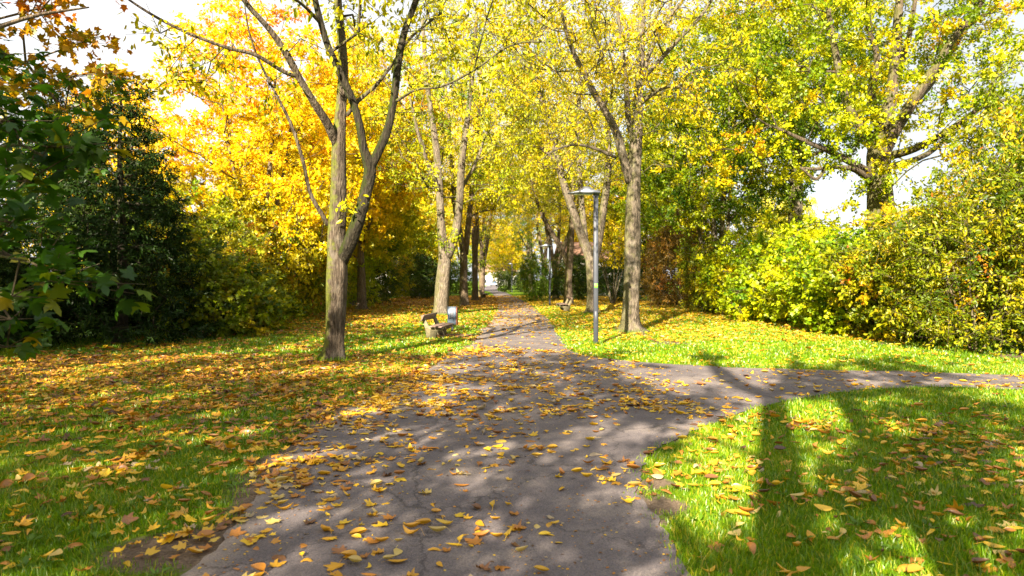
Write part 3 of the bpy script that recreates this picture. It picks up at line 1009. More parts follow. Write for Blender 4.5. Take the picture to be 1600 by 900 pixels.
def tree_front_left():
    rng = R_(101); Y0 = 14.45
    A = flare(limb_px(Y0, [(520, 569, 0, 38), (521, 556, 0, 36), (523, 520, 0, 34), (525, 470, 0, 33), (527, 425, 0, 34), (525, 385, 0, 31), (527, 340, 0, 28), (529, 280, 0, 25), (530, 220, 0, 24), (533, 170, .1, 18), (536, 110, .2, 16), (533, 50, .3, 14), (528, 0, .4, 13), (530, -80, .5, 10), (540, -190, .6, 6)]), 1.25)
    A[:, 3] *= .92
    limbs = [A]
    for pts in (
        [(531, 412, 0, 24), (546, 380, -.15, 24), (561, 340, -.25, 23), (572, 300, -.3, 22), (578, 266, -.35, 22), (568, 232, -.4, 15), (562, 195, -.4, 14), (550, 155, -.4, 14), (530, 112, -.5, 13), (512, 72, -.5, 12), (500, 30, -.6, 11), (488, -20, -.7, 10), (470, -110, -.9, 7)],
        [(578, 264, -.35, 18), (592, 235, -.3, 15), (606, 200, -.3, 15), (616, 150, -.2, 14), (622, 100, -.2, 13), (632, 50, -.1, 12), (648, 5, 0, 11), (668, -60, .2, 8), (690, -150, .3, 5)],
        [(527, 228, 0, 16), (512, 195, -.3, 15), (490, 160, -.6, 14), (468, 122, -.8, 12), (448, 85, -1, 12), (420, 45, -1.2, 10), (385, 5, -1.5, 9), (340, -60, -1.8, 6)],
        [(466, 120, -.8, 7), (443, 112, -1, 7), (400, 86, -1.3, 7), (360, 76, -1.5, 6.5), (325, 64, -1.6, 6), (290, 50, -1.7, 5.5), (250, 30, -1.8, 5), (205, 2, -1.9, 4), (150, -40, -2, 3)],
        [(513, 352, 0, 9), (500, 330, -.1, 8), (484, 300, -.2, 7), (473, 250, -.3, 6.5), (455, 195, -.4, 6), (430, 145, -.6, 5), (405, 95, -.8, 4), (388, 45, -1, 3), (380, -10, -1.1, 2)],
        [(542, 180, .1, 8), (560, 157, .1, 8), (587, 133, .2, 7), (613, 100, .3, 6), (640, 60, .5, 5), (690, 20, .8, 4)],
        [(616, 160, -.2, 6), (650, 140, -.5, 5), (690, 135, -.7, 4), (740, 110, -1, 4), (800, 70, -1.3, 3.5), (860, 65, -1.5, 2.5)],
        [(500, 35, -.6, 7), (470, 5, -1.2, 5), (430, -20, -1.8, 4), (380, -60, -2.3, 3)],
    ):
        limbs.append(limb_px(Y0, pts))
        limbs[-1][:, 3] *= .88
    C = crown(rng, (-2.9, 14.4, 10.6), (5.4, 4.8, 4.0), 330, md=.62, amp=.25, gaps=.5)
    C = C[C[:, 2] > 6.6 + .5 * vnoise(C[:, 0], C[:, 1], 3)]
    C = C[~((C[:, 0] < -5.0) & ((C[:, 2] < 8.4) | (rng.uniform(0, 1, len(C)) < .5)))]
    extra = [at(px, py, Y0 + dy) for px, py, dy in ((250, 52, -1.8), (290, 75, -1.7), (330, 95, -1.6), (365, 70, -1.4), (275, 125, -1.7), (320, 130, -1.4), (420, 130, -.7), (470, 60, -1), (545, 325, -.1), (530, 340, -.3), (700, 60, -.8), (745, 90, -1), (790, 60, -1.3), (840, 50, -1.4), (720, 130, -.6), (690, 90, -.5), (640, 40, .2), (580, 60, .4), (600, 180, .4), (760, 30, -1), (820, 95, -1.4), (660, 175, .2))]
    C = np.vstack([C, extra])
    return build_plant('avenue_tree', 'forked mossy tree standing left of the path nearest the viewer', 'tree', (A[0, 0], A[0, 1]), limbs, C,
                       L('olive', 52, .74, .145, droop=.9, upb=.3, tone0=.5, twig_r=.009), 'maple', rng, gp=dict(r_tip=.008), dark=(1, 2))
tree_front_left()

def tree_front_right():
    rng = R_(102); Y0 = 22.4
    A = flare(limb_px(Y0, [(986, 521, 0, 32), (986, 505, 0, 28), (987, 470, 0, 26), (988, 420, 0, 25), (988, 350, 0, 23), (990, 300, 0, 22), (992, 260, 0, 20), (995, 200, 0, 17), (998, 150, 0, 15), (1000, 100, 0, 13), (1002, 50, 0, 12), (1004, 0, 0, 10), (1008, -120, 0, 5)]), 1.5)
    limbs = [A]
    for pts in (
        [(985, 285, 0, 15), (975, 250, -.2, 14), (962, 205, -.3, 12), (945, 172, -.4, 11), (930, 148, -.5, 10), (915, 118, -.6, 8), (895, 80, -.8, 7), (880, 30, -1, 5), (870, -50, -1, 3)],
        [(993, 225, 0, 10), (982, 190, .4, 9), (978, 130, .7, 8), (970, 60, .9, 6), (960, -30, 1, 4)],
        [(1003, 125, 0, 8), (1030, 95, -.3, 7), (1060, 62, -.6, 6), (1095, 25, -.9, 5), (1130, -30, -1, 3)],
        [(999, 135, 0, 8), (1016, 80, .3, 7), (1040, 35, .5, 6), (1075, -10, .8, 4)],
        [(962, 246, -.2, 5), (930, 232, -.5, 5), (900, 226, -.8, 4), (868, 234, -1, 3), (845, 250, -1, 2)],
        [(997, 165, 0, 7), (1030, 140, -.6, 6), (1060, 135, -1, 5), (1085, 150, -1.4, 3)],
    ):
        limbs.append(limb_px(Y0, pts))
    C = crown(rng, (4.0, 22.3, 11.0), (4.6, 4.2, 4.6), 300, md=.62, amp=.3, gaps=.55)
    C = C[C[:, 2] > 6.4]
    extra = [at(px, py, Y0 + dy) for px, py, dy in ((1060, 150, -1), (1080, 130, -1.2), (1045, 175, -.8), (900, 225, -.8), (870, 215, -1), (930, 210, -.5), (1020, 205, -.4), (880, 150, -.8), (1060, 215, -.9), (1050, 260, -.8))]
    return build_plant('avenue_tree', 'straight pale-barked tree on the right lawn beside the nearest lamp post', 'tree', (A[0, 0], A[0, 1]), limbs, np.vstack([C, extra]),
                       L('yellow', 52, .74, .135, twig_r=.010, droop=.8, upb=.3, tone0=.42), 'pale', rng, gp=dict(r_tip=.008))
tree_front_right()

def avenue(seed, Y0, lines, center, radii, n, leaf, bark, label, zmin, gaps=.35, extra=()):
    rng = R_(seed)
    limbs = [limb_px(Y0, p) for p in lines]
    limbs[0] = flare(limbs[0], 1.3)
    C = crown(rng, center, radii, n, md=.68, amp=.28, gaps=gaps)
    C = C[C[:, 2] > zmin + 1.2 * vnoise(C[:, 0] * .7, C[:, 1] * .7, seed)]
    if extra:
        C = np.vstack([C, [at(*e) for e in extra]])
    return build_plant('avenue_tree', label, 'tree', limbs[0][0, :2], limbs, C, leaf, bark, rng)

AV = []
AV.append(avenue(103, 34, [
    [(688, 495, 0, 26), (690, 470, 0, 22), (692, 440, 0, 21), (694, 412, 0, 21), (694, 396, 0, 18), (690, 360, 0, 13), (688, 320, 0, 12), (685, 270, .2, 11), (680, 220, .3, 10), (672, 165, .4, 8), (665, 105, .5, 7), (660, 30, .6, 5)],
    [(699, 402, 0, 15), (706, 382, 0, 14), (714, 350, 0, 13), (718, 310, -.2, 12), (722, 250, -.4, 11), (730, 190, -.5, 9), (738, 115, -.6, 7), (745, 20, -.7, 5)],
    [(687, 300, 0, 7), (670, 260, -.5, 6), (655, 215, -.8, 5), (640, 150, -1, 4)],
    [(719, 300, 0, 6), (745, 250, .5, 5), (765, 190, 1, 4)]],
    (-3.3, 34, 10.6), (4.3, 4.2, 5.6), 330, L('lime', 90, .8, .145, twig_r=.010, droop=.6, tone0=.46), 'pale', 'grey forked tree right behind the left bench and bin', 5.2,
    extra=((690, 355, 34), (680, 375, 34), (700, 370, 33.7), (712, 375, 33.7), (685, 330, 34), (693, 390, 33.6))))
AV.append(avenue(104, 45.9, [
    [(725, 480, 0, 15), (724, 440, 0, 12), (725, 405, 0, 12), (720, 370, 0, 9), (712, 330, 0, 8), (706, 260, .3, 7), (700, 170, .5, 5), (690, 90, .6, 3)],
    [(727, 398, 0, 10), (733, 340, 0, 9), (741, 260, -.3, 8), (748, 170, -.5, 6), (752, 80, -.6, 4)]],
    (-2.9, 46, 12), (4.6, 4.6, 6.6), 300, L('lime', 80, .88, .19, twig_r=.011, droop=.5, tone0=.6), 'brown', 'brown forked tree second behind the left bench', 5.6))
AV.append(avenue(106, 35.3, [
    [(925, 492, 0, 21), (925, 470, 0, 17), (925, 430, 0, 17), (923, 405, 0, 16), (910, 372, 0, 14), (896, 332, -.2, 13), (882, 290, -.4, 11), (869, 240, -.5, 10), (855, 185, -.6, 8), (835, 115, -.8, 6), (815, 30, -1, 4)],
    [(916, 385, 0, 10), (910, 330, .3, 9), (905, 270, .4, 8), (903, 200, .5, 7), (908, 110, .6, 5), (915, 20, .7, 3)],
    [(927, 415, 0, 14), (936, 370, 0, 13), (943, 325, 0, 12), (949, 285, .2, 11), (951, 225, .3, 9), (946, 160, .4, 7), (940, 80, .5, 4)],
    [(875, 260, -.4, 6), (850, 235, -.8, 5), (825, 225, -1.2, 3)]],
    (3.1, 35, 11.6), (4.6, 4.4, 6.0), 330, L('olive', 82, .8, .145, twig_r=.010, droop=.6, tone0=.5), 'pale', 'pale tree with three spreading stems behind the nearest lamp post', 6.0, gaps=.5))
AV.append(avenue(107, 49.6, [
    [(888, 477, 0, 15), (888, 440, 0, 12), (890, 412, 0, 12), (893, 360, 0, 9), (895, 300, .2, 8), (893, 230, .3, 6), (890, 130, .4, 4)],
    [(888, 415, 0, 9), (878, 390, 0, 8), (862, 364, -.2, 7), (847, 335, -.4, 6), (835, 300, -.6, 5), (818, 240, -.8, 4), (800, 160, -1, 3)]],
    (3.2, 50, 12), (4.8, 4.8, 6.8), 300, L('olive', 84, .88, .18, twig_r=.011, droop=.5, tone0=.48), 'brown', 'dark leaning tree behind the right-hand bench and second lamp', 5.0))
AV_SPOTS = [  # far avenue trees: source, x, y, turn, size, label, crown material
    (1, -3.15, 58, 2.0, .95, 'dark slim tree third behind the left bench, near the far bench', 'yellow', 'brown'),
    (0, -3.2, 71, 1.1, .95, 'slim tree behind the far left bench, crown meeting those across the path', 'lime', 'brown'),
    (3, -4.6, 86, 4.0, 1.0, 'small far tree beyond the left benches, by the path bend', 'yellow', 'brown'),
    (2, 4.0, 63, 2.6, 1.0, 'tree behind the rounded bush right of the path', 'yellow', 'brown'),
    (1, 3.6, 77, .6, .95, 'far tree on the right behind the second lamp', 'lime', 'brown'),
    (0, 2.6, 92, 2.2, 1.0, 'far tree right of the most distant lamp', 'green', 'pale'),
    (3, -7.5, 104, 1.0, 1.0, 'distant tree left of the parked car', 'golden', 'brown'),
]
for k, x, y, rz, sc, lab, cm, bk in AV_SPOTS:
    dup(AV[k], (x, y, 0), rz, sc, lab, mats={'crown': LEAF[cm], 'trunk': BARK[bk]})

# ------------------------------------------------------------------ trees beyond the hedges
def generic(seed, name, label, base, H, r0, fork, nl, spread, center, radii, n, leaf, bark, gaps=.15, zmin=1.5, md=.7, inner=.3, cat='tree'):
    rng = R_(seed)
    b = np.array([base[0], base[1], 0])
    limbs = rnd_limbs(rng, base, H, r0, fork, nl, spread)
    C = crown(rng, b + np.array(center), radii, n, md=md, amp=.3, inner=inner, gaps=gaps)
    C = C[C[:, 2] > zmin]
    return build_plant(name, label, cat, base, limbs, C, leaf, bark, rng)

maple = generic(201, 'maple_tree', 'big dense golden maple rising behind the left hedge', (-11.0, 29.5), 12, .26, 2.6, 5, 2.6, (0, 0, 7.0), (4.5, 4.3, 6.0), 480,
                L('golden', 130, .64, .15, RHOMB, droop=.5, tone0=.38, tonef=lambda C: (C[:, 2] - 6.0) * .045), 'brown', gaps=.0, zmin=1.6)
ash = generic(202, 'lime_tree', 'yellow-green tree with dark trunk behind the left hedge, beside the golden maple', (-10.8, 46), 13, .24, 3.4, 4, 2.8, (0, 0, 8), (4.4, 4.4, 5.6), 380,
              L('lime', 150, .8, .18, RHOMB, droop=.5, tone0=.5), 'brown', zmin=2.4)
multi = generic(203, 'field_maple', 'dense green and yellow tree with many stems behind the right hedge', (10.9, 36), 14, .22, 1.6, 7, 3.0, (0, 0, 8.4), (4.8, 4.6, 6.4), 430,
                L('oak', 160, .74, .155, RHOMB, droop=.4, tone0=.32, tone_c=.2), 'pale', zmin=4.4)

dup(maple, (-19.5, 33, 0), 2.0, .86, 'yellow maple showing above the dark yew trees')
dup(maple, (-16.5, 50, 0), 4.0, 1.1, 'amber maple half hidden behind the big golden maple', mats={'crown': LEAF['golden']})
dup(ash, (-12.2, 60, 0), 2.2, .95, 'yellow tree with split trunk seen over the left hedge near the grey gable', mats={'crown': LEAF['yellow']})
dup(ash, (-11.0, 73, 0), 3.7, 1.0, 'lime green tree at the far end of the left hedge')
dup(maple, (-12.5, 92, 0), .7, 1.0, 'distant golden tree closing the left side of the avenue', mats={'crown': LEAF['yellow']})
dup(multi, (-22, 66, 0), .7, 1.0, 'tall green tree far behind the golden maple', mats={'crown': LEAF['lime']})
dup(multi, (12.2, 49, 0), 2.0, 1.0, 'green tree behind the many-stemmed tree right of the avenue', mats={'crown': LEAF['lime']})
dup(ash, (11.5, 63, 0), 1.0, 1.05, 'lime tree behind the white house wall on the right', mats={'crown': LEAF['oak']})
dup(ash, (9.5, 92, 0), 5.0, 1.0, 'distant yellow-green tree right of the avenue end', mats={'crown': LEAF['yellow']})
dup(maple, (-.5, 122, 0), 5.0, (1.15, 1.15, .95), 'bright yellow tree closing the end of the avenue', mats={'crown': LEAF['yellow']})
dup(ash, (-1.5, 270, 0), 2.0, 1.6, 'pale yellow tree behind the distant white house', mats={'crown': LEAF['yellow']})
dup(multi, (-12.5, 262, 0), 2.0, 1.5, 'green tree left of the distant white house', mats={'crown': LEAF['lime']})
dup(ash, (-8.8, 40, 0), 2.6, 1.15, 'tall yellow tree filling the view between the golden maple and the grey forked tree', mats={'crown': LEAF['yellow']})
dup(ash, (-16, 140, 0), 1.0, 1.0, 'far tree beside the street at the avenue end', mats={'crown': LEAF['lime']})
dup(multi, (16, 118, 0), 3.0, 1.0, 'farthest green tree on the right of the avenue')

def tall_trunk_tree():
    rng = R_(204); Y0 = 34
    A = flare(limb_px(Y0, [(1243, 493, 0, 26), (1243, 440, 0, 23), (1243, 370, 0, 21), (1244, 310, 0, 20), (1247, 250, 0, 19), (1248, 210, 0, 18), (1252, 150, 0, 15), (1250, 90, 0, 13), (1256, 20, 0, 10), (1256, -90, 0, 6)]))
    limbs = [A, limb_px(Y0, [(1247, 195, 0, 10), (1225, 160, -.4, 8), (1195, 125, -.8, 6), (1160, 95, -1, 4)]), limb_px(Y0, [(1248, 215, 0, 9), (1275, 185, .4, 8), (1300, 140, .6, 6), (1325, 80, .8, 4)]),
             limb_px(Y0, [(1243, 288, 0, 6), (1222, 275, -.6, 5), (1195, 268, -1, 3)])]
    C = crown(rng, (14.2, 34, 12.2), (4.6, 4.4, 5.0), 330, md=.7, amp=.3, gaps=.3)
    C = C[C[:, 2] > 7.0]
    ex = [at(px, py, Y0 + dy) for px, py, dy in ((1200, 270, -1), (1225, 285, -.6), (1250, 300, -.5), (1258, 345, -.4), (1235, 240, -.6), (1190, 240, -1.2))]
    return build_plant('tall_tree', 'tall tree with bare pale trunk seen in the gap left of the oak', 'tree', A[0, :2], limbs, np.vstack([C, ex]), L('oak', 130, .74, .155, RHOMB, droop=.4, tone0=.34), 'pale', rng)
tall_trunk_tree()

def oak_tree():
    rng = R_(205); Y0 = 24
    A = flare(limb_px(Y0, [(1376, 516, 0, 48), (1375, 470, 0, 42), (1375, 400, 0, 40), (1375, 330, 0, 38), (1374, 285, 0, 36), (1374, 245, 0, 34), (1380, 205, 0, 24), (1392, 150, 0, 19), (1400, 95, 0, 16), (1403, 40, 0, 13), (1408, -40, 0, 9), (1410, -130, 0, 5)]))
    limbs = [A]
    for pts in (
        [(1382, 235, 0, 22), (1400, 200, -.4, 19), (1432, 150, -.8, 16), (1465, 100, -1.1, 13), (1490, 60, -1.3, 11), (1528, 12, -1.6, 9), (1560, -50, -1.9, 6)],
        [(1420, 168, -.5, 11), (1455, 130, .2, 9), (1490, 75, .8, 8), (1520, 35, 1.2, 6), (1575, 8, 1.5, 4)],
        [(1370, 240, 0, 20), (1352, 205, .4, 16), (1326, 168, .7, 13), (1312, 112, 1, 11), (1298, 40, 1.3, 8), (1285, -40, 1.5, 5)],
        [(1366, 275, 0, 14), (1335, 256, -.5, 11), (1300, 238, -.9, 9), (1262, 222, -1.3, 7), (1215, 200, -1.7, 4)],
        [(1366, 288, 0, 11), (1338, 266, -.8, 9), (1308, 261, -1.2, 7), (1276, 264, -1.5, 5), (1250, 262, -1.7, 3)],
        [(1290, 262, -1.3, 6), (1275, 280, -1.5, 5), (1252, 262, -1.7, 4)],
        [(1384, 245, 0, 14), (1430, 232, -.7, 11), (1480, 205, -1.2, 9), (1530, 170, -1.6, 6), (1590, 150, -2, 4)],
        [(1384, 262, 0, 10), (1450, 240, .8, 8), (1500, 195, 1.2, 6), (1560, 150, 1.6, 4)],
        [(1405, 110, 0, 9), (1420, 60, -.6, 8), (1430, 0, -.9, 6), (1440, -60, -1, 4)],
        [(1378, 210, 0, 16), (1362, 150, -.7, 12), (1370, 90, -1.1, 9), (1352, 30, -1.4, 6)],
    ):
        limbs.append(limb_px(Y0, pts))
    C = crown(rng, (12.9, 24, 10.6), (6.0, 5.2, 6.2), 360, md=.82, amp=.3, inner=.4, gaps=.45)
    px = 800 + C[:, 0] / C[:, 1] * F; py = CY - (C[:, 2] - CAMH) / C[:, 1] * F
    hole = ((px > 1245) & (px < 1345) & (py > 225)) | ((px > 1395) & (py > 215 + .0 * px) & (px < 1480)) | (py > 285)
    C = C[~hole]
    ex = [at(p, q, Y0 + d) for p, q, d in ((1380, 330, -.8), (1360, 300, -.9), (1395, 290, -.7), (1400, 260, -.6), (1290, 255, -1.3), (1270, 240, -1.4), (1315, 250, -1.2), (1345, 215, -1), (1430, 225, -1), (1500, 190, -1.6), (1545, 165, -1.6), (1580, 190, -2), (1560, 230, -2), (1520, 235, -1.5))]
    return build_plant('oak_tree', 'great spreading oak with dark limbs rising behind the right hedge', 'tree', A[0, :2], limbs, np.vstack([C, ex]),
                       L('oak', 165, .66, .13, RHOMB, droop=.3, upb=.8, flat=.55, tone0=.48, tone_c=.15), 'oak', rng, gp=dict(r_tip=.009))
oak_tree()

def willow():
    rng = R_(206)
    base = (22.5, 58)
    limbs = rnd_limbs(rng, base, 10, .3, 2.6, 5, 2.5)
    T = crown(rng, (22.5, 58, 8), (3.6, 3.6, 2.6), 60, md=.8)
    C = np.vstack([T - np.array([0, 0, k * .7]) + rng.normal(0, .12, T.shape) for k in range(6)])
    C = C[C[:, 2] > 1.5]
    return build_plant('willow_tree', 'pale yellow weeping willow glimpsed far behind the bare trunk', 'tree', base, limbs, C, L('willow', 40, .5, .3, NEEDLE, droop=3.0, flat=.3, tone0=.5), 'pale', rng)
willow()

# dark yews on the left -------------------------------------------------
def yew(seed, label, base, H, Rb):
    rng = R_(seed)
    b = np.array([base[0], base[1], 0])
    n = 900
    z = rng.uniform(.03, 1, n) ** 1.1
    a = rng.uniform(0, 6.28, n)
    spike = .84 + .16 * np.sin(a * 3 + seed) * np.sin(z * 9 + a)
    r = Rb * (1 - z) ** .62 * spike * rng.uniform(.35, 1, n) ** .5
    C = np.c_[np.cos(a) * r, np.sin(a) * r, z * H + .1] + b
    C = thin(C, .36)
    limbs = [flare(smooth_line([[b[0], b[1], -.05, .17], [b[0] + .03, b[1], H * .35, .12], [b[0] - .04, b[1], H * .7, .06], [b[0], b[1], H * .98, .012]]))]
    return build_plant('yew_tree', label, 'yew', base, limbs, C, L('yew', 150, .44, .14, NEEDLE, droop=.5, upb=.4, flat=.4, tone0=.45), 'dark_moss_shade', rng, gp=dict(bf=.1))
y1 = yew(301, 'tallest dark pointed yew at the left end of the hedge', (-10.7, 18.7), 7.3, 2.7)
y2 = yew(302, 'dark yew left of the tallest yew, behind the near maple leaves', (-13.3, 20), 7.6, 2.5)
dup(y2, (-12.6, 15.8, 0), 2.0, .62, 'low dark yew at the left edge under the maple branches')
dup(y1, (-12.9, 23.5, 0), 1.2, .85, 'dark yew partly hidden behind the tallest yew')

# near maple at the left edge -------------------------------------------
def near_maple():
    rng = R_(310)
    b = (-6.9, 6.3)
    A = flare(smooth_line([[-6.9, 6.3, -.05, .16], [-6.85, 6.3, 1.0, .14], [-6.9, 6.4, 2.2, .12], [-6.8, 6.7, 4, .10], [-6.8, 7.2, 6, .06], [-6.7, 7.6, 8, .02]]))
    limbs = [A,
             smooth_line([[-6.87, 6.35, 1.7, .05], [-5.6, 5.8, 2.2, .035], [-4.2, 5.0, 2.5, .02], [-3.1, 4.2, 2.55, .010], [-2.75, 4.0, 2.45, .006]]),
             smooth_line([[-6.87, 6.3, 1.2, .04], [-5.5, 5.6, 1.7, .026], [-4.0, 4.8, 1.9, .014], [-3.1, 4.3, 1.85, .008], [-2.75, 4.1, 1.75, .005]]),
             smooth_line([[-6.9, 6.4, 2.6, .06], [-6.6, 7.4, 4.0, .04], [-6.2, 8.6, 5.0, .025], [-5.7, 9.2, 5.4, .01]])]
    mid = thin(np.c_[rng.uniform(-8.5, -4.9, 150), rng.uniform(6.6, 9.0, 150), rng.uniform(2.2, 4.3, 150)], .55)
    mid = mid[800 + mid[:, 0] / mid[:, 1] * F < 120]
    near = np.array([[-2.72, 4.0, 2.50], [-2.95, 4.05, 2.62], [-2.85, 4.0, 2.30], [-3.1, 4.2, 2.4], [-2.98, 4.3, 1.80], [-2.78, 4.1, 1.72], [-3.15, 4.3, 1.62], [-3.3, 4.5, 2.1], [-3.45, 4.7, 1.45], [-3.55, 4.8, 1.25], [-3.3, 4.4, 2.75], [-3.6, 4.9, 1.9]])
    C = np.vstack([mid, near])
    return build_plant('near_maple', 'maple with large lobed green leaves hanging in close from the left edge', 'tree', b, limbs, C,
                       L('near', 34, .42, .12, MAPLE, droop=.22, upb=2.2, flat=.22, twigs=5, tone0=.28, tone_c=.12, tone_l=.17),
                       'brown', rng, gp=dict(r_tip=.006))
near_maple()

def orange_maple():
    rng = R_(311)
    b = (-9.8, 10.2)
    limbs = rnd_limbs(rng, b, 9, .17, 2.6, 5, 2.6)
    C = thin(np.c_[rng.uniform(-13, -6.45, 420), rng.uniform(8.2, 12.4, 420), rng.uniform(3.9, 9.2, 420)], .55)
    C = C[C[:, 0] + .35 * (C[:, 1] - 10.2) * -1 < -6.75 + .9 * (vnoise(C[:, 1] * 1.1, C[:, 2] * 1.1, 8) - .5)]
    return build_plant('maple_tree', 'maple turning orange at its top, overhanging the upper left corner', 'tree', b, limbs, C,
                       L('near_orange', 52, .5, .14, MAPLE_S, droop=.35, upb=1.1, flat=.4, tone0=.34, tone_c=.17, tone_l=.15, tonef=lambda C: np.clip((C[:, 2] - 4.6) * .16, -.22, .3)), 'brown', rng)
orange_maple()

# ------------------------------------------------------------------ shrubs
def bush(seed, label, base, R, H, n, leaf, bark='brown', md=.42, name='shrub', inner=.55):
    rng = R_(seed)
    b = np.array([base[0], base[1], 0])
    C = crown(rng, b + np.array([0, 0, H * .45]), (R, R, H * .56), n, md=md, amp=.28, inner=inner)
    sh_ = rdirs(rng, 34); sh_[:, 2] = np.abs(sh_[:, 2]) + .15
    C = np.vstack([C, b + np.array([0, 0, H * .45]) + unit(sh_) * np.array([R, R, H * .56]) * rng.uniform(1.02, 1.3, (34, 1))])
    C = C[C[:, 2] > .16]
    limbs = []
    for i in range(6):
        a = i * 1.05 + rng.normal(0, .2)
        s = R * rng.uniform(.25, .6)
        limbs.append(smooth_line([[b[0] + .12 * math.cos(a), b[1] + .12 * math.sin(a), -.04, .03], [b[0] + .45 * s * math.cos(a), b[1] + .45 * s * math.sin(a), H * .3, .022], [b[0] + s * math.cos(a), b[1] + s * math.sin(a), H * .75, .01]]))
    return build_plant(name, label, 'shrub', base, limbs, C, leaf, bark, rng, parts=('stems', 'foliage'), gp=dict(r_tip=.005, bf=.15))
B = [bush(401, 'sunlit lime-yellow shrub bulging from the middle of the right hedge', (11.6, 24.5), 2.1, 3.7, 270, L('bush_lime', 80, .5, .15, RHOMB, droop=.4, upb=.8, tone0=.46, tone_c=.2)),
     bush(402, 'twiggy mixed green shrub at the right hedge corner by the side path', (11.3, 16.6), 2.0, 4.0, 320, L('bush_mix', 85, .5, .105, ELL, droop=.4, tone0=.44, tone_c=.22)),
     bush(403, 'rounded green shrub in the left hedge behind the shrub beside the tallest yew', (-11.2, 24.2), 2.0, 3.9, 300, L('bush_mix', 90, .46, .105, RHOMB, droop=.5, tone0=.5)),
     bush(404, 'broad-leaved bright green shrub in the right hedge', (11.4, 28.5), 2.1, 3.4, 260, L('bush_lime', 55, .48, .15, MAPLE_S, droop=.5, upb=.9, tone0=.34))]
BUSHES = [  # source, x, y, turn, (sx, sy, sz), leaf material, label
    (1, 13.4, 15.4, 1.0, (1.2, 1.2, 1.5), 'bush_mix', 'tall tangled shrub at the right edge above the side path'),
    (0, 11.7, 19.6, 2.0, (1.0, 1.0, .98), 'bush_mix', 'olive shrub with reddish twigs in front of the oak trunk'),
    (3, 11.0, 21.8, 4.0, (.9, .9, .8), 'bush_lime', 'low broad-leaved shrub under the oak at the lawn edge'),
    (1, 14.6, 18.6, 3.0, (1.25, 1.25, 1.7), 'bush_mix', 'tall olive shrub behind the right hedge corner'),
    (0, 16.4, 17.0, 5.0, (1.3, 1.3, 1.85), 'bush_lime', 'yellowish tall shrub at the far right edge of the hedge'),
    (1, 14.6, 22.0, .5, (1.2, 1.2, 1.0), 'bush_mix', 'shrub right of the oak trunk in the second row'),
    (0, 11.6, 32.5, 1.0, (1.0, 1.0, 1.05), 'bush_lime', 'yellow-green shrub right of the rust-coloured shrub'),
    (2, 10.9, 36.5, 2.0, (.95, .95, 1.0), 'bush_mix', 'mixed green shrub at the foot of the many-stemmed tree'),
    (1, 10.4, 41.5, 3.0, (1.1, 1.1, 1.35), 'bush_rust', 'rust-brown shrub behind the straight pale tree'),
    (2, 11.4, 47, 1.0, (1.1, 1.1, 1.2), 'bush_rust', 'brownish shrub behind the rust-brown shrub'),
    (2, 9.6, 56, 1.0, (1.1, 1.1, 1.0), 'bush_dark', 'dark green shrub in front of the white house'),
    (2, 5.2, 60, 4.0, (1.1, 1.1, .95), 'bush_dark', 'dark shrub behind the right-hand bench'),
    (2, 1.95, 55.5, 2.2, (.62, .62, .95), 'green', 'rounded green bush crowding the right edge of the path'),
    (2, -1.1, 101, 3.0, (.6, .6, .75), 'bush_dark', 'small dark bush beside the most distant lamp'),
    (2, 1.6, 98, 5.0, (.8, .8, .8), 'bush_dark', 'dark bush behind the most distant lamp'),
    (3, -9.5, 21.2, 2.5, (.85, .85, .8), 'bush_mix', 'mid green shrub at the lawn edge right of the tallest yew'),
    (2, -10.9, 27.6, 1.0, (1.05, 1.05, 1.3), 'bush_mix', 'olive green shrub in front of the golden maple'),
    (0, -11.8, 30.4, 2.0, (1.15, 1.15, 1.3), 'bush_lime', 'tall loose shrub under the golden maple'),
    (0, -10.5, 31.6, 3.0, (1.1, 1.1, 1.25), 'bush_mix', 'shrub left of the nearest forked tree, with yellowing leaves'),
    (2, -10.8, 35.4, 5.0, (1.1, 1.1, 1.2), 'bush_mix', 'green shrub right behind the nearest forked tree'),
    (0, -11.6, 39.5, 1.0, (1.0, 1.0, 1.0), 'bush_lime', 'bright yellow-green shrub below the grey gable'),
    (2, -10.6, 43.0, 3.0, (1.1, 1.1, 1.1), 'bush_lime', 'dark green shrub between two hedge trees on the left'),
    (2, -10.4, 49.0, 2.0, (1.15, 1.15, 1.0), 'bush_dark', 'dark shrub left of the grey forked tree'),
    (2, -10.4, 55.0, 1.0, (1.1, 1.1, 1.0), 'bush_mix', 'green shrub seen just right of the grey forked tree'),
    (2, -9.0, 64.0, 4.0, (1.2, 1.2, 1.0), 'bush_dark', 'far dark shrub behind the brown avenue trees'),
    (2, -8.5, 74.0, 2.0, (1.2, 1.2, 1.0), 'bush_dark', 'farthest dark shrub on the left of the path'),
    (2, -7.0, 88.0, 2.0, (1.2, 1.2, 1.0), 'green', 'distant bush left of the path bend'),
    (3, -13.0, 26.5, 1.0, (1.1, 1.1, 1.35), 'bush_lime', 'second-row shrub between the yews and the golden maple'),
    (3, -9.4, 23.4, 3.0, (.75, .75, .62), 'bush_mix', 'low leafy shrub spilling onto the lawn in the left hedge'),
    (2, -14.8, 17.4, 1.5, (1.3, 1.3, 1.0), 'bush_dark', 'dark shrub at the left edge behind the low yew'),
    (2, 7.6, 74.0, 1.5, (1.3, 1.3, 1.0), 'bush_dark', 'distant dark shrub right of the second lamp'),
    (2, 15.2, 28.0, 1.5, (1.2, 1.2, .85), 'bush_lime', 'second-row shrub below the sky gap'),
    (0, 14.8, 33.0, 2.5, (1.2, 1.2, .85), 'bush_mix', 'shrub at the foot of the bare pale trunk'),
]
for k, x, y, rz, sc, cm, lab in BUSHES:
    dup(B[k], (x, y, 0), rz, sc, lab, mats={'foliage': LEAF[cm]})

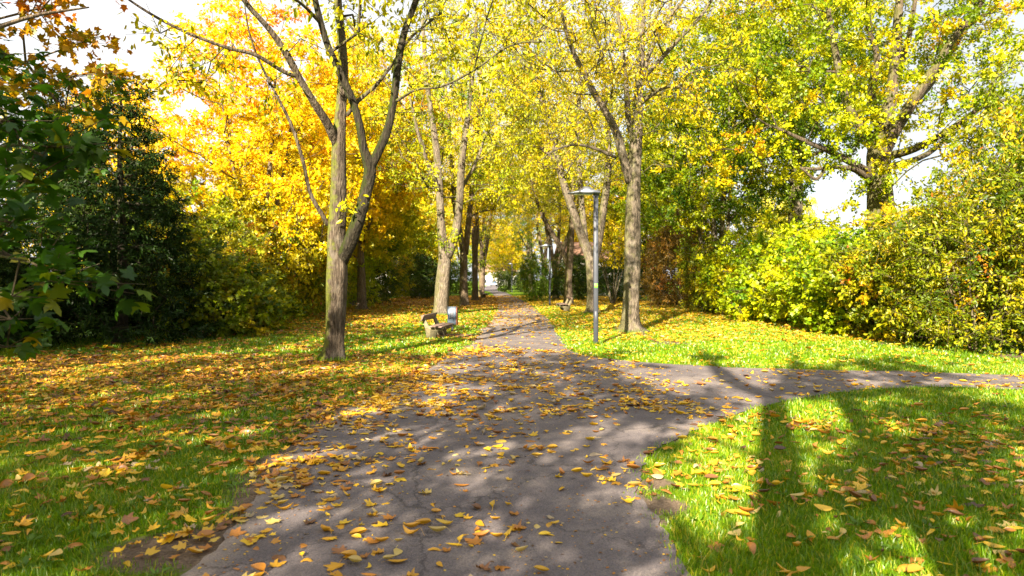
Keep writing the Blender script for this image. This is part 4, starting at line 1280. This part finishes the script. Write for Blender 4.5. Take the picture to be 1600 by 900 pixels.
def small_multistem():
    rng = R_(420)
    b = at(957, 472, 50)[:2]
    limbs = []
    for i in range(5):
        a = i * 1.3
        limbs.append(smooth_line([[b[0] + .1 * math.cos(a), b[1], -.03, .07], [b[0] + .5 * math.cos(a), b[1] + .3 * math.sin(a), 1.6, .055], [b[0] + 1.1 * math.cos(a), b[1] + .8 * math.sin(a), 3.4, .025]]))
    C = crown(rng, (b[0], b[1], 4.6), (2.2, 2.0, 1.8), 110, md=.5, gaps=.3)
    return build_plant('small_tree', 'small many-stemmed tree in front of the white house', 'tree', b, limbs, C, L('yellow', 40, .5, .15, RHOMB, tone0=.45), 'pale', rng)
small_multistem()

# ------------------------------------------------------------------ trees behind the viewpoint: they throw the dappled shade
SUN_H = Vector((-SUN_TO.x, -SUN_TO.y)).normalized()
def lets_light_through(C):
    """openings in the crowns behind the viewer: where the shaft through a clump meets the ground"""
    d = C[:, 2] / math.tan(SUN_EL)
    X, Y = C[:, 0] + SUN_H.x * d, C[:, 1] + SUN_H.y * d
    u, v = X * SUN_H.y - Y * SUN_H.x, X * SUN_H.x + Y * SUN_H.y
    n = vnoise(u * 1.15 + 4, v * .42, 91)
    o = n > np.where(X > 1.0, .60, np.where(X > -2.2, .73, .89))
    o |= (Y > 16.2) & (Y < 29) & (X > -3.5)
    o |= (Y > 18.5) & (X > -1)
    o |= (np.abs(Y - 13.4 - .1 * X) < 1.0) & (X < -.6) & (X > -6)
    o |= (((X - 2.35 - (Y - 6.9) * .36) / .95) ** 2 + ((Y - 6.9) / 2.4) ** 2 < 1)
    o |= (X > 3.0) & (Y > 8.2) & (vnoise(u * .8, v * .3, 17) > .45)
    o |= (Y > 34)
    o |= (Y > 21.5) & (X > -12.2)
    return o
def shade_tree(seed, base, H, r0, center, radii, n, leaf, fork=3.2):
    rng = R_(seed)
    limbs = rnd_limbs(rng, base, H, r0, fork, 4, 2.4, lean=.02 if fork < 4 else .004)
    C = crown(rng, np.array([base[0], base[1], 0]) + np.array(center), radii, n, md=.62, amp=.3)
    C = C[C[:, 2] > 3.0]
    C = C[~lets_light_through(C)]
    return build_plant('shade_tree', 'tall leafy tree standing behind the viewer and shading the path', 'tree', base, limbs, C, leaf, 'brown', rng, 'shade trees behind the viewer')
shade_tree(501, (-5.8, -6.0), 12, .22, (0, 0, 7.8), (4.6, 4.6, 4.8), 420, L('olive', 50, .5, .16, RHOMB))
shade_tree(502, (-1.5, -4.6), 12.5, .25, (0, 0, 7.8), (3.8, 3.8, 4.4), 360, L('yellow', 50, .5, .16, RHOMB), 8.6)
shade_tree(503, (-9.8, -2.4), 11, .2, (0, 0, 6.8), (4.2, 4.2, 4.8), 420, L('golden', 50, .5, .16, RHOMB))
shade_tree(504, (-15.6, 5.0), 11, .2, (0, 0, 6.6), (4.4, 4.4, 5.0), 420, L('lime', 60, .55, .17, RHOMB))
shade_tree(505, (.35, -2.2), 10, .19, (.6, -.4, 7.2), (2.8, 2.6, 3.0), 200, L('olive', 40, .45, .15, RHOMB), 7.2)
shade_tree(506, (5.8, -4.2), 10, .14, (0, 0, 6.8), (3.2, 3.2, 3.8), 260, L('olive', 45, .48, .15, RHOMB))

# ------------------------------------------------------------------ street lamps
M_POLE = solid('grey_painted_steel', (.06, .066, .085), .5, .15, .12, 9)
M_HOOD = solid('lamp_hood_metal', (.20, .215, .25), .4, .6, .08, 6)
M_LENS = solid('lamp_glass', (.62, .64, .62), .2, 0, .05, 8)
M_STICK = solid('green_sticker', (.12, .42, .05), .5, 0, .05, 30)
M_STICK2 = solid('yellow_print', (.7, .65, .05), .5, 0, .05, 30)
def lamp(label, x, y, rz=0.0):
    t = thing('street_lamp', label, 'street lamp', (x, y, 0), rz, 'street lamps along the path')
    m = MB(); m.box((0, 0, 2.0), (.125, .125, 4.04), bev=.03); link('pole', m.mesh('pole', False), M_POLE, t)
    m = MB(); m.box((0, -.066, .75), (.07, .012, .32), bev=.01); link('access_door', m.mesh('access_door'), M_POLE, t)
    # hood: a shallow wedge reaching left from the pole top, humped near the pole
    prof = [(-.72, 4.0), (-.74, 4.025), (-.55, 4.075), (-.40, 4.12), (-.32, 4.19), (-.24, 4.205), (-.16, 4.19), (-.08, 4.14), (.0, 4.10), (.10, 4.085), (.10, 4.0)]
    sec = []
    m = MB()
    ys_ = [-.17, -.13, 0, .13, .17]
    V = []
    for yy in ys_:
        k = 1 - (abs(yy) / .17) ** 2 * .55
        V += [[x_, yy * (.55 + .45 * min(1, (x_ + .9) / .5)), 4.0 + (z_ - 4.0) * k] for x_, z_ in prof]
    n = len(prof)
    fs = [[a * n + i, a * n + (i + 1) % n, (a + 1) * n + (i + 1) % n, (a + 1) * n + i] for a in range(4) for i in range(n)]
    m.add(V, fs)
    m.f += [np.array([list(range(n))[::-1]]), np.array([[4 * n + i for i in range(n)]])]; m.t += [np.array([.5]), np.array([.5])]
    hood = link('lamp_hood', m.mesh('lamp_hood', False), M_HOOD, t)
    m = MB(); m.box((-.34, 0, 3.985), (.5, .2, .026), bev=.02); link('lens', m.mesh('lens'), M_LENS, hood)
    m = MB(); m.box((.02, 0, 4.0), (.15, .15, .14), bev=.03); link('bracket', m.mesh('bracket'), M_POLE, t)
    return t
lp = lamp('nearest tall grey lamp post with green sticker on the right lawn', 2.21, 18.0)
dup(lp, (2.54, 45.9, 0), 0, 1, 'second lamp post, beside the right-hand bench', 'street lamps along the path')
dup(lp, (.0, 96.5, 0), 0, 1, 'most distant pale lamp post near the path end', 'street lamps along the path')
m = MB(); m.box((0, -.0652, 1.58), (.085, .004, .115), bev=.004); st = link('sticker', m.mesh('sticker'), M_STICK, lp)
m = MB(); m.box((0, -.0685, 1.57), (.045, .003, .035), bev=.002); link('print', m.mesh('print'), M_STICK2, st)

# ------------------------------------------------------------------ benches and bin
M_CONC = solid('weathered_concrete', (.17, .145, .085), .9, 0, .4, 11, .4)
M_WOOD = solid('weathered_wood', (.17, .115, .09), .75, 0, .35, 8, .3)
M_BIN = solid('bin_blue_grey', (.11, .15, .21), .5, .2, .12, 12)
M_BINR = solid('bin_rust_red', (.36, .13, .09), .6, 0, .15, 12)
M_DARK = solid('dark_opening', (.02, .02, .022), .8, 0, .1, 8)
def bench(label, x, y, rz):
    """seat faces local +x, long side along local y"""
    t = thing('park_bench', label, 'bench', (x, y, 0), rz, 'concrete and timber benches along the path')
    side = [(-.16, 0), (.14, 0), (.17, .22), (.38, .30), (.40, .37), (.05, .39), (-.10, .42), (-.30, .80), (-.38, .78), (-.22, .36)]
    for yy in (-.72, .72):
        m = MB()
        M = Matrix(((1, 0, 0, 0), (0, 0, 1, yy), (0, 1, 0, 0), (0, 0, 0, 1)))
        m.prism(side[::-1], -.06, .06, M)
        link('support', m.mesh('support'), M_CONC, t)
    m = MB()
    for k, (xx, zz) in enumerate(((.02, .415), (.17, .415), (.32, .40))):
        m.box((xx, 0, zz), (.13, 1.9, .045), ry=.04, bev=.012)
    link('seat', m.mesh('seat'), M_WOOD, t)
    m = MB(); m.box((-.27, 0, .70), (.045, 1.9, .22), ry=.42, bev=.012); link('backrest', m.mesh('backrest'), M_WOOD, t)
    return t
b1 = bench('timber bench on mossy concrete supports left of the path, beside the bin', -2.28, 20.75, -.13)
b1.scale = (.88, .88, .88)
dup(b1, (2.95, 38.2, 0), math.pi + .05, 1, 'far bench on the right lawn just before the second lamp', 'concrete and timber benches along the path')
dup(b1, (-2.75, 65.5, 0), -.05, 1, 'most distant bench under the left avenue trees', 'concrete and timber benches along the path')

def litter_bin(x, y, rz):
    t = thing('litter_bin', 'small blue-grey litter bin on a post beyond the left bench', 'bin', (x, y, 0), rz)
    m = MB(); m.box((0, 0, .36), (.07, .07, .72), bev=.01); link('post', m.mesh('post'), M_POLE, t)
    m = MB(); m.box((0, 0, .53), (.30, .26, .56), bev=.035); body = link('bin_body', m.mesh('bin_body'), M_BIN, t)
    m = MB(); m.box((0, -.132, .56), (.12, .008, .22), bev=.003); link('front_plate', m.mesh('front_plate'), M_POLE, body)
    m = MB(); m.box((.155, 0, .53), (.014, .27, .58), bev=.005); link('side_panel', m.mesh('side_panel'), M_BINR, t)
    m = MB(); m.box((-.01, 0, .825), (.30, .27, .03), bev=.012); link('lid', m.mesh('lid'), M_BIN, t)
litter_bin(-1.98, 22.7, -.1)

# ------------------------------------------------------------------ houses and the car far away
M_WALLW = solid('white_render', (.55, .53, .50), .9, 0, .06, 2)
M_WALLG = solid('grey_render', (.46, .45, .45), .9, 0, .08, 2)
M_ROOFB = solid('brown_roof_tiles', (.22, .12, .08), .8, 0, .25, 16, .4)
M_ROOFG = solid('grey_roof_slates', (.17, .18, .21), .7, 0, .25, 16, .4)
M_GLASS = solid('window_glass', (.05, .06, .075), .08, 0, .1, 3)
M_FRAME = solid('white_frame', (.75, .75, .73), .5, 0, .04, 6)
def house(label, x, y, rz, w, d, h, rh, wall, roof):
    t = thing('house', label, 'house', (x, y, 0), rz)
    m = MB()
    M = Matrix(((0, 0, 1, 0), (1, 0, 0, 0), (0, 1, 0, 0), (0, 0, 0, 1)))
    m.prism([(-d / 2, -.1), (d / 2, -.1), (d / 2, h), (0, h + rh), (-d / 2, h)], -w / 2, w / 2, M)
    link('wall', m.mesh('wall'), wall, t)
    m = MB()
    sl = math.hypot(d / 2, rh); an = math.atan2(rh, d / 2)
    o = .35
    for sg in (-1, 1):
        c = Vector((0, sg * (d / 4 + o / 2 * math.cos(an)), h + rh / 2 - o / 2 * math.sin(an) + .10))
        q = np.array([[i, j, k] for i in (-w / 2 - o, w / 2 + o) for j in (-(sl + o) / 2, (sl + o) / 2) for k in (-.07, .07)])
        cs, sn = math.cos(-sg * an), math.sin(-sg * an)
        R = np.array([[1, 0, 0], [0, cs, -sn], [0, sn, cs]])
        m.add(q @ R.T + np.array(c), [[0, 1, 3, 2], [4, 6, 7, 5], [0, 4, 5, 1], [2, 3, 7, 6], [0, 2, 6, 4], [1, 5, 7, 3]])
    rf = link('roof', m.mesh('roof'), roof, t)
    m = MB(); m.box((w * .25, .3, h + rh + .25), (.6, .5, 1.1)); link('chimney', m.mesh('chimney'), M_ROOFB, rf)
    for sy in (-1, 1):
        for k in range(max(2, int(w / 2.6))):
            xx = -w / 2 + (k + .5) * w / max(2, int(w / 2.6))
            for zz in ([1.5] if h < 4 else [1.5, 4.0]):
                m = MB(); m.box((xx, sy * (d / 2 + .02), zz), (1.2, .08, 1.3)); f = link('window', m.mesh('window'), M_FRAME, t)
                m = MB()
                for q in (-.28, .28):
                    m.box((xx + q, sy * (d / 2 + .065), zz), (.48, .012, 1.12))
                link('pane', m.mesh('pane'), M_GLASS, f)
    return t
house('white house with brown roof glimpsed right of the avenue', 11.0, 78, .1, 11, 8, 3.9, 2.0, M_WALLW, M_ROOFB)
house('pale house whose roof shows through the golden maple', -26.5, 58, .5, 9, 8, 3.4, 2.6, M_WALLG, M_ROOFG)
house('grey gabled house behind the left hedge trees', -14.2, 76, 1.2, 9, 7, 3.6, 2.6, M_WALLG, M_ROOFG)
house('distant white house at the end of the street', -5.0, 232, .1, 12, 8, 4.6, 2.6, M_WALLW, M_ROOFB)

M_CAR = solid('car_paint_pale', (.30, .46, .72), .25, .1, .03, 3)
M_TYRE = solid('tyre_rubber', (.03, .03, .03), .85, 0, .1, 20)
M_RIM = solid('alloy_rim', (.5, .5, .52), .35, .8, .05, 9)
M_HEAD = solid('headlight_glass', (.8, .82, .85), .1, 0, .03, 5)
def car(x, y, rz):
    t = thing('parked_car', 'pale blue car parked on the street at the avenue end', 'car', (x, y, 0), rz)
    M = Matrix(((0, 0, 1, 0), (1, 0, 0, 0), (0, 1, 0, 0), (0, 0, 0, 1)))
    m = MB()
    m.prism([(-2.1, .3), (2.1, .3), (2.15, .62), (2.0, .86), (1.25, .92), (-1.9, .95), (-2.15, .8)], -.86, .86, M)
    # cabin tapers inward
    lo = [(-1.75, .94), (1.2, .92)]
    V = []
    for sx, k in ((-1, 1), (1, 1)):
        V += [[sx * .82, -1.8, .93], [sx * .82, 1.2, .91], [sx * .66, .35, 1.46], [sx * .66, -1.35, 1.46]]
    m.add(V, [[0, 1, 2, 3], [7, 6, 5, 4], [0, 4, 5, 1], [1, 5, 6, 2], [2, 6, 7, 3], [3, 7, 4, 0]])
    body = link('body', m.mesh('body'), M_CAR, t)
    def quad(nm, pts, mat, par):
        q = MB(); p = np.array(pts, float)
        n_ = unit(np.cross(p[1] - p[0], p[2] - p[0]))
        q.add(np.vstack([p + n_ * .006, p - n_ * .01]), [[0, 1, 2, 3], [7, 6, 5, 4], [0, 4, 5, 1], [1, 5, 6, 2], [2, 6, 7, 3], [3, 7, 4, 0]])
        link(nm, q.mesh(nm), mat, par)
    quad('windscreen', [[-.74, 1.13, .97], [.74, 1.13, .97], [.61, .43, 1.42], [-.61, .43, 1.42]], M_GLASS, t)
    quad('rear_window', [[.74, -1.75, .99], [-.74, -1.75, .99], [-.61, -1.43, 1.41], [.61, -1.43, 1.41]], M_GLASS, t)
    for s in (-1, 1):
        p = [[s * .815, -1.5, .98], [s * .815, .95, .98], [s * .68, .3, 1.41], [s * .68, -1.25, 1.41]]
        quad('side_window', p if s > 0 else p[::-1], M_GLASS, t)
        h_ = MB(); h_.box((s * .62, 2.09, .70), (.36, .10, .16), bev=.03); link('headlight', h_.mesh('headlight'), M_HEAD, t)
        for yy in (-1.3, 1.35):
            w_ = MB(); w_.tube([[s * .70, yy, .31], [s * .90, yy, .31]], .31, 18); wo = link('wheel', w_.mesh('wheel'), M_TYRE, t)
            r_ = MB(); r_.tube([[s * .89, yy, .31], [s * .915, yy, .31]], .19, 14); link('rim', r_.mesh('rim'), M_RIM, wo)
    b_ = MB(); b_.box((0, 2.14, .42), (1.6, .10, .2), bev=.03); link('bumper', b_.mesh('bumper'), M_DARK, t)
car(-5.3, 198, math.pi + .1)
